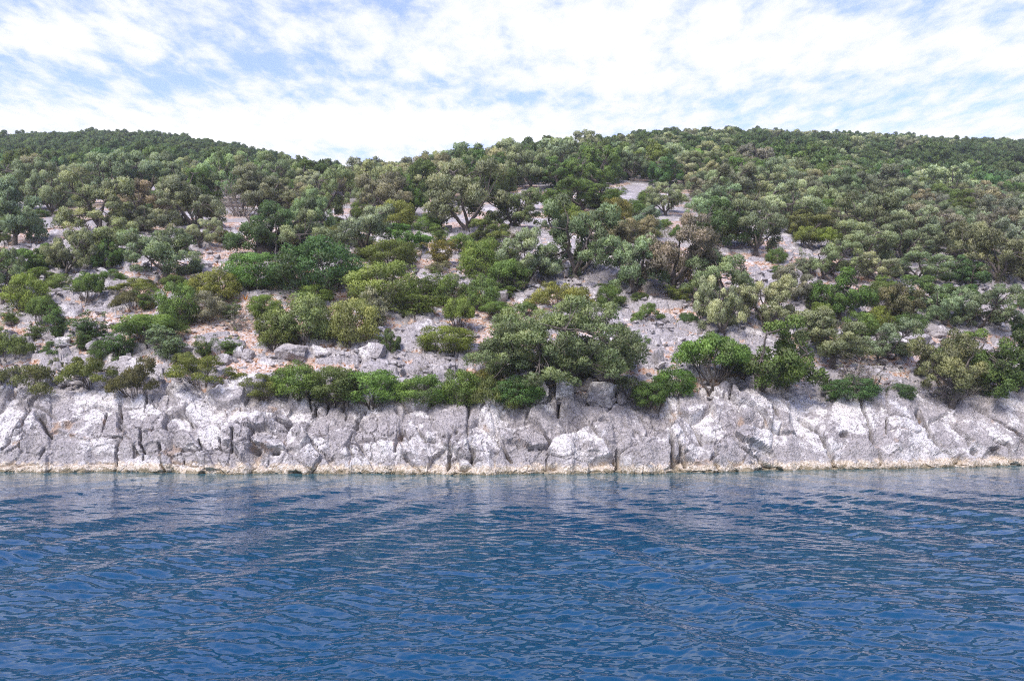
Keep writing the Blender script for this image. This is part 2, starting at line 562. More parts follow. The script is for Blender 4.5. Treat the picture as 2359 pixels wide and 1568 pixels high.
# ---------------------------------------------------------------- sea
def build_sea():
    nr = 450
    # rows evenly spread as seen from the boat, from 6 m out to past the rocks
    inv = np.linspace(1 / 6.5, 1 / 46.0, nr)
    d = 1 / inv
    u = np.concatenate([np.linspace(-0.98, -0.68, 75, endpoint=False), np.linspace(-0.68, 0.68, 600), np.linspace(0.68, 0.98, 76)[1:]])
    ncol = len(u)
    D, U = np.meshgrid(d, u, indexing='ij')
    X, Y = U * D, D
    Z = np.zeros_like(X)
    r = np.random.default_rng(21)
    nw = 90
    for i in range(nw):
        lam = 0.07 * (1.15 / 0.07) ** (i / (nw - 1))
        th = math.pi / 2 + r.normal(0, 0.62)
        kx, ky = 2 * math.pi / lam * math.cos(th), 2 * math.pi / lam * math.sin(th)
        sl = 0.029 * (1.05 if lam < 0.22 else 1.15 if lam < 0.62 else 0.6) * r.uniform(0.5, 1.4)
        env = 1.0
        if i % 2 == 0:
            env = 0.7 + 0.6 * np.sin(X * r.uniform(0.1, 0.6) + Y * r.uniform(0.1, 0.6) + r.uniform(0, 6.28))
        ph = kx * X + ky * Y + r.uniform(0, 6.28)
        Z += env * sl * lam / (2 * math.pi) * (np.sin(ph) + 0.22 * np.sin(2 * ph + 1.2))
    # the boat's own wake: two trains of long low crests that fan out from the bow
    for side, lam0, n in ((1, 1.9, 5), (-1, 2.2, 5)):
        for j in range(n):
            lam = lam0 * (0.7 + 0.22 * j)
            ang = math.radians(16 + 5 * j) * side
            kx, ky = 2 * math.pi / lam * math.cos(ang), 2 * math.pi / lam * math.sin(ang)
            m = sstep(X * side, -2.0, 3.0) * (1 - sstep(Y, 18, 36) * 0.7)
            Z += m * 0.052 * lam / (2 * math.pi) * np.sin(kx * X + ky * Y + r.uniform(0, 6.28))
    Z *= .78 + .55 * fbm(X * .22 + Y * .10, Y * .16 - X * .05, X * 0, 3, 401)      # gusts and slicks
    fade = sstep(np.abs(U), 0.98, 0.90) * sstep(D, 6.5, 7.2) * sstep(D, 46, 43)
    Z *= fade
    shal = 1 - (shore_d(U) - D) / 9.0
    shal = np.clip(shal, 0, 1) ** 1.6
    idx = np.arange(nr * ncol).reshape(nr, ncol)
    F = np.stack([idx[:-1, :-1], idx[:-1, 1:], idx[1:, 1:], idx[1:, :-1]], -1).reshape(-1, 4)
    V = np.stack([X, Y, Z], -1).reshape(-1, 3)
    # the rest of the sea out to the horizon, joined to the corners of the rippled part
    R = 900.0
    base = len(V)
    V = np.vstack([V, [(-R, -R, 0), (R, -R, 0), (R, 60, 0), (-R, 60, 0)]])
    a, b_, c, d_ = idx[0, 0], idx[0, -1], idx[-1, -1], idx[-1, 0]
    F = np.vstack([F, [(base, base + 1, b_, a), (base + 1, base + 2, c, b_), (base + 2, base + 3, d_, c), (base + 3, base, a, d_)]])
    sh = np.concatenate([shal.ravel(), np.zeros(4)])
    me = np_mesh('sea', V, F, M_WATER, {'shallow': sh})
    put(bpy.data.objects.new('sea', me), kind='structure')


build_sea()

# ---------------------------------------------------------------- hillside
CRACKS = [
    (1.0, [(299, 1007), (303, 1068), (292, 1105), (286, 1163), (284, 1185)]), (0.6, [(266, 1032), (257, 1076)]), (1.0, [(397, 1105), (400, 1140), (405, 1185)]),
    (0.6, [(365, 977), (365, 1017), (357, 1065), (352, 1112), (365, 1134), (359, 1149)]), (1.2, [(97, 1041), (117, 1072), (126, 1087)]), (0.8, [(109, 1116), (97, 1145)]),
    (1.3, [(102, 992), (55, 1065), (4, 1120)]), (0.8, [(434, 1152), (500, 1156), (558, 1163), (620, 1156), (634, 1140)]), (0.7, [(452, 1127), (530, 1124), (613, 1118), (634, 1125)]),
    (0.5, [(500, 1101), (503, 1123)]), (0.6, [(550, 1094), (549, 1121)]), (0.6, [(580, 1079), (574, 1120)]), (0.9, [(438, 1028), (463, 1054), (510, 1054), (554, 1058), (610, 1050)]),
    (0.6, [(204, 1017), (310, 1021), (365, 1017)]), (0.45, [(-40, 1161), (100, 1160), (200, 1157), (284, 1156)]), (1.2, [(696, 1025), (693, 1050), (715, 1063), (760, 1058)]), (1.2, [(787, 1003), (784, 1036)]),
    (0.7, [(634, 1080), (634, 1170)]), (0.9, [(600, 1010), (640, 1025), (700, 1022)]),
    (1.5, [(1173, 1020), (1167, 1098), (1180, 1127), (1187, 1163)]), (1.5, [(1233, 1045), (1247, 1090), (1262, 1120), (1275, 1149)]), (1.1, [(990, 1030), (1003, 1047), (1007, 1076), (989, 1130)]),
    (2.0, [(1545, 1123), (1544, 1150), (1545, 1183)]), (2.6, [(1663, 1058), (1681, 1094), (1681, 1134), (1701, 1178)]), (1.1, [(1040, 1061), (1069, 1098), (1087, 1101)]), (1.2, [(1127, 1090), (1120, 1127), (1112, 1180)]),
    (1.1, [(886, 1069), (908, 1025)]), (1.2, [(861, 1010), (865, 1054)]), (1.0, [(1007, 1145), (1050, 1180)]), (1.6, [(1390, 977), (1393, 1028)]), (0.9, [(900, 1070), (860, 1110), (905, 1120)]),
    (1.2, [(1729, 1050), (1755, 1087), (1800, 1105)]), (1.3, [(1700, 1101), (1715, 1163)]), (1.3, [(1933, 1021), (1952, 1065), (1952, 1083)]), (1.9, [(2003, 1043), (2046, 1076), (2068, 1120), (2090, 1170)]),
    (1.0, [(2152, 999), (2163, 1043), (2178, 1083), (2196, 1127), (2207, 1160)]), (2.0, [(2291, 1032), (2320, 1072), (2338, 1109), (2385, 1145), (2415, 1166)]), (1.2, [(2375, 1047), (2429, 1098), (2426, 1112), (2451, 1145)]),
    (1.1, [(2422, 1010), (2466, 1032), (2520, 1061), (2560, 1094), (2640, 1140)]), (1.4, [(2488, 1094), (2517, 1109), (2539, 1160)]), (1.0, [(1784, 1141), (1795, 1171)]), (1.2, [(1886, 1145), (1919, 1167)]),
    (0.6, [(2218, 1039), (2218, 1076)]), (0.6, [(2229, 1065), (2302, 1083)]), (0.9, [(1800, 1060), (1840, 1110), (1880, 1145)])]
HOLES = [(634, 1123, 13, 9), (733, 1064, 16, 8), (689, 1127, 12, 6), (109, 1050, 9, 9), (1111, 1096, 4, 4), (1139, 1083, 3, 4), (1623, 1087, 6, 8), (1371, 1170, 20, 9), (1163, 1173, 16, 6), (1922, 1167, 16, 8),
         (2404, 1151, 20, 9), (2110, 1085, 13, 6), (2440, 1127, 9, 9), (2488, 1118, 11, 5), (1255, 1035, 5, 5), (1025, 1030, 8, 5), (745, 1178, 13, 5), (1005, 1087, 4, 10), (1510, 1068, 10, 5)]


def seg_dist(px, py, poly):
    best = np.full(px.shape, 1e9)
    for (ax, ay), (bx, by) in zip(poly[:-1], poly[1:]):
        vx, vy = bx - ax, by - ay
        t = np.clip(((px - ax) * vx + (py - ay) * vy) / (vx * vx + vy * vy), 0, 1)
        best = np.minimum(best, np.hypot(px - ax - t * vx, py - ay - t * vy))
    return best


def build_cliff():
    """the limestone shore: one fine sheet, cut along its cracks into slabs that are objects of their own"""
    uu = np.concatenate([np.linspace(-1.15, -0.68, 90, endpoint=False), np.linspace(-0.68, 0.68, 1120), np.linspace(0.68, 1.15, 91)[1:]])
    nt_, nu = 132, len(uu)
    ds, dl = shore_d(uu), lip_d(uu)
    zl = ground_ud(uu, np.zeros(nu))
    zl = zl + .75 * fbm(uu * 13, 0 * uu, 0 * uu, 3, 207) * np.where(np.abs(uu) < 2, 1, 1)
    dl = dl + .5 * fbm(uu * 8, 0 * uu + 5, 0 * uu, 3, 211)
    # profile: under the sea, scrubbed ledge, notch, face, rounded lip, back into the slope
    k = np.array([0, .08, .13, .17, .21, .30, .42, .56, .70, .82, .90, .96, 1.0])
    py_ = [ds + .5, ds, ds - .05, ds + .05, ds + .28]
    pz_ = [-1.1 + 0 * ds, -.15 + 0 * ds, .12 + 0 * ds, .33 + 0 * ds, .50 + 0 * ds]
    w1 = 0.55 + 0.5 * fbm(uu * 9, 0 * uu, 0 * uu, 2, 5)
    for f, g in ((.12, .24), (.30, .48), (.52, .68), (.76, .85), (.94, .97)):
        gg = g + (f - g) * np.clip(w1, 0, 1) * 0.55
        py_.append(ds + .28 + (dl - ds - .28) * f)
        pz_.append(.5 + (zl + .1 - .5) * gg)
    py_ += [dl + .35, dl + 1.1, dl + 2.2]
    pz_ += [zl + .18, ground_ud(uu, 0 * uu + 1.1) + .0, ground_ud(uu, 0 * uu + 2.2) - .45]
    PY, PZ = np.array(py_), np.array(pz_)
    tt = np.linspace(0, 1, nt_)
    Yb = np.array([np.interp(tt, k, PY[:, j]) for j in range(nu)])
    Zb = np.array([np.interp(tt, k, PZ[:, j]) for j in range(nu)])
    for _ in range(4):
        Yb[:, 1:-1] = (Yb[:, :-2] + 2 * Yb[:, 1:-1] + Yb[:, 2:]) / 4
        Zb[:, 1:-1] = (Zb[:, :-2] + 2 * Zb[:, 1:-1] + Zb[:, 2:]) / 4
    Xb = uu[:, None] * Yb
    # face coordinates: unrolled length along and up the shore, in units of about 1.75 cm
    fx, fy = to_frame(Xb, Yb, Zb)
    A, B = fx * 2.5, fy * 2.5
    wob = 9 * fbm(Xb * .9, Zb * .9, Yb * .9, 3, 31)
    wob2 = 9 * fbm(Xb * .9 + 40, Zb * .9, Yb * .9, 3, 37)
    Aw, Bw = A + wob, B + wob2
    r = np.random.default_rng(5)

    def metric(a):
        """block size (along, across) and lean of the joints, along the shore"""
        if a < 130:
            return 120, 46, -48
        if a < 420:
            return 110, 62, 4
        if a < 680:
            return 66, 40, 3
        if a < 880:
            return 50, 44, 25
        if a < 1300:
            return 74, 84, 12
        if a < 1720:
            return 105, 66, 12
        if a < 1900:
            return 62, 44, 35
        return 150, 62, 34
    seeds = []
    for _ in range(9000):
        a, b_ = r.uniform(-1100, 3500), r.uniform(940, 1200)
        s1, s2, an = metric(a)
        c_, s_ = math.cos(math.radians(an)), math.sin(math.radians(an))
        ok = True
        for q in seeds:
            da, db = a - q[0], b_ - q[1]
            if abs(da) > 160:
                continue
            if math.hypot((da * c_ + db * s_) / s1, (-da * s_ + db * c_) / s2) < 0.92:
                ok = False
                break
        if ok:
            seeds.append((a, b_, s1, s2, c_, s_))
    S = np.array(seeds)
    f1 = np.full(A.shape, 1e9)
    f2 = np.full(A.shape, 1e9)
    cell = np.zeros(A.shape, int)
    for i, (a, b_, s1, s2, c_, s_) in enumerate(seeds):
        cols = np.where((Aw.min(1) < a + 300) & (Aw.max(1) > a - 300))[0]
        if not len(cols):
            continue
        da, db = Aw[cols] - a, Bw[cols] - b_
        p, q = np.abs(da * c_ + db * s_) / s1, np.abs(-da * s_ + db * c_) / s2
        dist = (p ** 2.6 + q ** 2.6) ** (1 / 2.6)
        n1 = f1[cols]
        near = dist < n1
        f2[cols] = np.where(near, n1, np.minimum(f2[cols], dist))
        cell[cols] = np.where(near, i, cell[cols])
        f1[cols] = np.where(near, dist, n1)
    ssz = np.minimum(S[cell, 2], S[cell, 3])
    edge = (f2 - f1) * ssz * 0.5 * 0.0175            # metres to the joint
    nS = len(seeds)
    off, tx, ty, op = r.normal(0, .13, nS), r.normal(0, .24, nS), r.normal(0, .30, nS), r.uniform(0, 1, nS)
    massive = ((A > 130) & (A < 330)) | (A > 1930)    # big sound slabs
    joint = np.where(massive, .4, 1.0) * np.clip(.15 + 1.5 * vnoise(Xb * .8, Zb * .8, Yb * .8, 61) + .6 * (op[cell] - .35), 0.0, 1.3)
    D = off[cell] * np.where(massive, .5, 1.0) * sstep(edge, 0, .05)
    D += np.clip((tx[cell] * (Aw - S[cell, 0]) + ty[cell] * (Bw - S[cell, 1])) * .0175, -.30, .30) * np.where(massive, .4, 1.0) * sstep(edge, 0, .05)
    D += np.where(massive, .01, .045) * (1 - np.exp(-edge / .12))
    D -= joint * np.where((op[cell] > .72), .45, .16) * np.exp(-(edge / .038) ** 2)
    # second order: chipped facets inside each block, each plane a little proud or tilted
    w1, w2 = Xb + .3 * fbm(Xb * 1.3, Zb * 1.3, Yb, 2, 301), Zb + .3 * fbm(Xb * 1.3 + 5, Zb * 1.3, Yb, 2, 305)
    ca_, sa_ = np.cos(np.where(A > 1900, .6, np.where(A < 130, -.8, .1))), np.sin(np.where(A > 1900, .6, np.where(A < 130, -.8, .1)))
    q1, q2 = w1 * ca_ - w2 * sa_, w1 * sa_ + w2 * ca_
    g1, g2, gc, glx, gly = worley(q1 / .62, q2 / .38, 311)
    rough_ = np.where(massive, .35, 1.0)
    ge = g2 - g1
    D += rough_ * ((gc - .5) * .13 + (gc * 37 % 1 - .5) * glx * .20 + (gc * 71 % 1 - .5) * gly * .20) * sstep(ge, 0, .16)
    D -= (rough_ * .10 + .03) * np.exp(-(ge / .05) ** 2) * sstep(vnoise(Xb * 1.3, Zb * 1.3, Yb, 321), -.1, .3)
    lump = np.where((A > 820) & (A < 1930), 1.0, .35)
    D += lump * .20 * fbm(Xb * .75, Zb * .5, Yb * .75, 3, 11) + (.04 + .05 * lump) * fbm(Xb * 2.6, Zb * 2.2, Yb * 2.6, 4, 23, ridged=True)
    # rills that rain has cut down the middle of the face
    rill = np.where((A > 820) & (A < 1720), 1.0, .25)
    D -= rill * .06 * sstep(fbm((Xb + .25 * Zb) * 3.2, Zb * .55, Yb * .5, 3, 331, ridged=True), .25, .8)
    D += .045 * fbm(Xb * 7, Zb * 7, Yb * 7, 4, 41, gain=.65, ridged=True)
    # bedding: fine ledges, level at the left, dipping at the right, folded in the middle
    dip = np.where(A < 130, -.9, np.where(A < 800, .03, np.where(A > 1900, .55, .25 * np.sin(A / 90))))
    bed = Zb + dip * Xb * .5 + .18 * fbm(Xb * .7, Zb * .7, Yb, 2, 71)
    saw = (bed / .27) % 1.0
    D += .07 * (saw - .5) * (.5 + .5 * vnoise(Xb * .5, Zb * .5, Yb * 0, 81))
    seamv = np.exp(-(edge / .10) ** 2)
    wig_a, wig_b = A + 9 * fbm(Xb * 2.2, Zb * 2.2, Yb, 3, 91), B + 9 * fbm(Xb * 2.2 + 9, Zb * 2.2, Yb, 3, 95)
    for w_, poly in CRACKS:
        a0, a1 = min(p[0] for p in poly), max(p[0] for p in poly)
        cols = np.where((A.max(1) > a0 - 60) & (A.min(1) < a1 + 60))[0]
        if len(cols):
            ds_ = seg_dist(wig_a[cols], wig_b[cols], poly)
            flat_ = abs(poly[0][1] - poly[-1][1]) < .35 * abs(poly[0][0] - poly[-1][0])
            D[cols] -= (.40 + .42 * min(w_, 2)) * (.35 if flat_ else 1) * np.exp(-(ds_ / (1.7 + 1.0 * w_)) ** 2) * np.clip(.65 + .9 * vnoise(Xb[cols] * .9 + 3, Zb[cols] * 1.4, Yb[cols] * .5, 501), .12, 1) + .02 * w_ * np.exp(-(ds_ / 12) ** 2)
            seamv[cols] = np.maximum(seamv[cols], np.exp(-(ds_ / 10) ** 2))
    for a, b_, ra, rb in HOLES:
        cols = np.where((A.max(1) > a - 60) & (A.min(1) < a + 60))[0]
        q = ((wig_a[cols] - a) / ra) ** 2 + ((wig_b[cols] - b_) / rb) ** 2
        D[cols] -= .65 * np.exp(-q ** 1.5)
    D *= sstep(Zb, -.6, .1) * .75 + .25
    led = np.exp(-((Zb - .15) / .25) ** 2)
    D = D * (1 - .45 * led)
    tail = sstep(np.tile(tt, (nu, 1)), 1.0, .93)
    D *= tail
    # outward direction of the sheet
    ty_, tz_ = np.gradient(Yb, axis=1), np.gradient(Zb, axis=1)
    ln = np.hypot(ty_, tz_) + 1e-6
    ny, nz = -tz_ / ln, ty_ / ln
    for _ in range(6):
        ny[:, 1:-1] = (ny[:, :-2] + ny[:, 1:-1] + ny[:, 2:]) / 3
        nz[:, 1:-1] = (nz[:, :-2] + nz[:, 1:-1] + nz[:, 2:]) / 3
    X, Y, Z = Xb + .12 * D * np.sin(Xb * 3), Yb + ny * D, Zb + nz * D
    V = np.stack([X, Y, Z], -1).reshape(-1, 3)
    idx = np.arange(nu * nt_).reshape(nu, nt_)
    F = np.stack([idx[:-1, :-1], idx[1:, :-1], idx[1:, 1:], idx[:-1, 1:]], -1).reshape(-1, 4)
    fc = cell[:-1, :-1].reshape(-1)
    root = put(bpy.data.objects.new('rocky_shore', None), kind='structure')
    sv = seamv.ravel()
    order = np.argsort(fc, kind='stable')
    bounds = np.searchsorted(fc[order], np.arange(nS + 1))
    rest = []
    sizes = np.diff(bounds)
    inframe = (S[:, 0] > -60) & (S[:, 0] < 2620)
    for i in range(nS):
        ff = F[order[bounds[i]:bounds[i + 1]]]
        if len(ff) == 0:
            continue
        if not inframe[i] or len(ff) < 60:
            rest.append(ff)
            continue
        vid, inv = np.unique(ff, return_inverse=True)
        me = np_mesh('rock_slab', V[vid], inv.reshape(-1, 4), M_ROCK, {'seam': sv[vid]}, smooth_shade=False)
        put(bpy.data.objects.new('rock_slab', me), root)
    ff = np.vstack(rest)
    vid, inv = np.unique(ff, return_inverse=True)
    me = np_mesh('rock_face', V[vid], inv.reshape(-1, 4), M_ROCK, {'seam': sv[vid]})
    put(bpy.data.objects.new('rock_face', me), root, kind='stuff')
    # top profile, so that plants near the lip stand on the rock
    return root


shore_root = build_cliff()


def relief(x, y, z, dd):
    """rock ledges standing out of the gravel: (height to add, rock share)"""
    wx, wy = x + .35 * fbm(x * .9, y * .9, z * 0, 2, 3), y + .35 * fbm(x * .9 + 7, y * .9, z * 0, 2, 4)
    # the fall of the slope shortens what we see of it, so cells are longer up the slope
    a1, a2, c1, lx, ly = worley(wx / 1.5, (wy * 1.25 + z) / 1.3, 12)
    b1, b2, c2, mx, my = worley(wx / .55, (wy * 1.2 + z) / .5, 15)
    zone = fbm(x * .16, y * .16, z * 0, 3, 8)
    e1, e2 = a2 - a1, b2 - b1
    rk1 = sstep(c1 + .75 * zone, .44, .46) * sstep(e1, .03, .12)
    rk2 = sstep(c2 + .85 * zone, .66, .68) * sstep(e2, .04, .14)
    tilt = (c1 * 37 % 1 - .5) * lx + (c1 * 91 % 1 - .75) * ly
    h = rk1 * (.10 + .38 * (c1 * 13 % 1) + .35 * tilt) + rk2 * (.04 + .17 * (c2 * 29 % 1) + .12 * ((c2 * 53 % 1) - .5) * mx)
    h = np.maximum(h, -.02)
    f = sstep(dd, -.2, 1.2) * (.55 + .45 * sstep(dd, 60, 12))
    h = h * f + .12 * fbm(x * .55, y * .55, z * 0, 3, 9) * f + .03 * fbm(x * 2.8, y * 2.8, z * 0, 3, 19, ridged=True)
    return h, np.clip(np.maximum(rk1, rk2), 0, 1)


def build_hill():
    root = put(bpy.data.objects.new('hillside', None), kind='structure')

    def patch(name, u, dd, fine):
        U, Dd = np.meshgrid(u, dd, indexing='ij')
        Dp = lip_d(U) + Dd
        X, Y, Z = U * Dp, Dp, ground_ud(U, Dd)
        if fine:
            h, rk = relief(X, Y, Z, Dd)
        else:
            h, rk = .3 * fbm(X * .12, Y * .12, Z * 0, 3, 9), sstep(fbm(X * .45, Y * .45, 0 * X, 4, 77), -.25, .0)
        Z = Z + h * (sstep(Dd, -.3, .6) if fine else 1)
        if fine:
            Z -= 1.1 * (1 - sstep(Dd, .25, 1.2))
        # leaf litter lies where the wood closes in
        lit = sstep(Dd, 10, 34) * (.85 if fine else .55) + .45 * fbm(X * .22, Y * .22, 0 * X, 3, 99) * sstep(Dd, 3, 10)
        n, m = U.shape
        idx = np.arange(n * m).reshape(n, m)
        F = np.stack([idx[:-1, :-1], idx[1:, :-1], idx[1:, 1:], idx[:-1, 1:]], -1).reshape(-1, 4)
        me = np_mesh(name, np.stack([X, Y, Z], -1).reshape(-1, 3), F, M_SLOPE, {'rock': rk.ravel(), 'litter': lit.ravel()})
        return put(bpy.data.objects.new(name, me), root)
    # its front edge dips under the top of the shore rock
    uf = np.concatenate([np.linspace(-1.1, -.67, 70, endpoint=False), np.linspace(-.67, .67, 960), np.linspace(.67, 1.1, 71)[1:]])
    # rows evenly spread in the rise of the slope
    t = np.linspace(0, 1, 230)
    patch('near_slope', uf, 0.2 + 24.3 * (.55 * t + .45 * t * t), True)
    far = 24.5 - .4 + 238 * np.linspace(0, 1, 110) ** 1.6
    patch('far_slope', np.linspace(-1.1, 1.1, 190), far, False)
    return root


hill_root = build_hill()
# ---------------------------------------------------------------- plant building blocks
def tube(path, r0, r1, sides=5):
    P = np.array(path, float)
    n = len(P)
    T = np.gradient(P, axis=0)
    T /= np.linalg.norm(T, axis=1)[:, None] + 1e-9
    ref = np.where(np.abs(T[:, 2:3]) > .9, [[1., 0, 0]], [[0, 0, 1.]])
    A = np.cross(T, ref)
    A /= np.linalg.norm(A, axis=1)[:, None] + 1e-9
    B = np.cross(T, A)
    R = np.linspace(1, 0, n) ** .8 * (r0 - r1) + r1
    an = np.arange(sides) / sides * 2 * math.pi
    V = (P[:, None] + R[:, None, None] * (np.cos(an)[None, :, None] * A[:, None] + np.sin(an)[None, :, None] * B[:, None])).reshape(-1, 3)
    i = np.arange(n * sides).reshape(n, sides)
    j = np.roll(i, -1, axis=1)
    F = np.stack([i[:-1], j[:-1], j[1:], i[1:]], -1).reshape(-1, 4)
    return V, F


def weld(parts):
    V, F, k = [], [], 0
    for v, f in parts:
        V.append(v)
        F.append(f + k)
        k += len(v)
    return np.vstack(V), np.vstack(F)


def limb(a, b, r, n=6, wob=.12, sag=0.0):
    a, b = np.array(a, float), np.array(b, float)
    t = np.linspace(0, 1, n)[:, None]
    L = np.linalg.norm(b - a)
    off = r.normal(0, 1, (n, 3)).cumsum(0) * wob * L / n
    off -= t * off[-1]
    up = np.array([0, 0, 1.0]) * (t * (1 - t)) * sag * L
    off[0] = 0
    return a + (b - a) * t + off + up


def leaves(r, cen, rad, n, ll, lw, squash=.8, low=-.45, fluff=.5, bend=.55, core=.25):
    """leaf blades over the lobes of a crown: vertices, quads, leaf tone, lobe tone, shading normals"""
    cen, rad = np.array(cen), np.array(rad)
    w = rad ** 2
    li = r.choice(len(rad), n, p=w / w.sum())
    d = r.normal(0, 1, (n, 3))
    d /= np.linalg.norm(d, axis=1)[:, None]
    bad = d[:, 2] < low
    d[bad, 2] *= -1
    # uneven lobes: sprays stand out, hollows between
    lump = 1 + .22 * vnoise(d[:, 0] * 2.1 + li * 7.7, d[:, 1] * 2.1, d[:, 2] * 2.1, 3)
    rr = np.where(r.random(n) < core, r.uniform(.35, .85, n), r.uniform(.82, 1.12, n)) * lump
    p = cen[li] + d * rr[:, None] * rad[li][:, None] * np.array([1, 1, squash])
    ax = d * .7 + np.array([0, 0, fluff]) + r.normal(0, .55, (n, 3))
    ax /= np.linalg.norm(ax, axis=1)[:, None]
    nr = d * bend + r.normal(0, .6, (n, 3))
    sd = np.cross(ax, nr)
    sd /= np.linalg.norm(sd, axis=1)[:, None] + 1e-9
    gn = np.cross(sd, ax)
    fl = (gn * d).sum(1) < 0
    sd[fl] *= -1
    gn[fl] *= -1
    L = ll * r.uniform(.65, 1.35, n)[:, None]
    W = lw * r.uniform(.7, 1.3, n)[:, None]
    droop = gn * L * .12
    V = np.stack([p - ax * L * .5, p + sd * W * .5 + droop, p + ax * L * .5, p - sd * W * .5 + droop], 1).reshape(-1, 3)
    F = np.arange(n * 4).reshape(n, 4)
    tone = np.repeat(r.random(n), 4)
    lt = np.repeat(r.random(len(rad))[li], 4)
    gc = cen.mean(0)
    od = d * 1.0 + .5 * (p - gc) / (np.linalg.norm(p - gc, axis=1)[:, None] + 1e-6) + .75 * gn
    od /= np.linalg.norm(od, axis=1)[:, None]
    return V, F, tone, lt, np.repeat(od, 4, axis=0)


def crown_mesh(name, parts, mat=None):
    V, F = weld([(p[0], p[1]) for p in parts])
    me = np_mesh(name, V, F, mat or M_LEAF, {'leaf': np.concatenate([p[2] for p in parts]), 'lobe': np.concatenate([p[3] for p in parts])})
    N = np.vstack([p[4] for p in parts]).astype(np.float32)
    me.normals_split_custom_set_from_vertices(N)
    return me


def fit(V):
    lo, hi = np.percentile(V, 1.0, axis=0), np.percentile(V, 99.0, axis=0)
    return (hi[0] - lo[0] + hi[1] - lo[1]) / 2, hi[2]


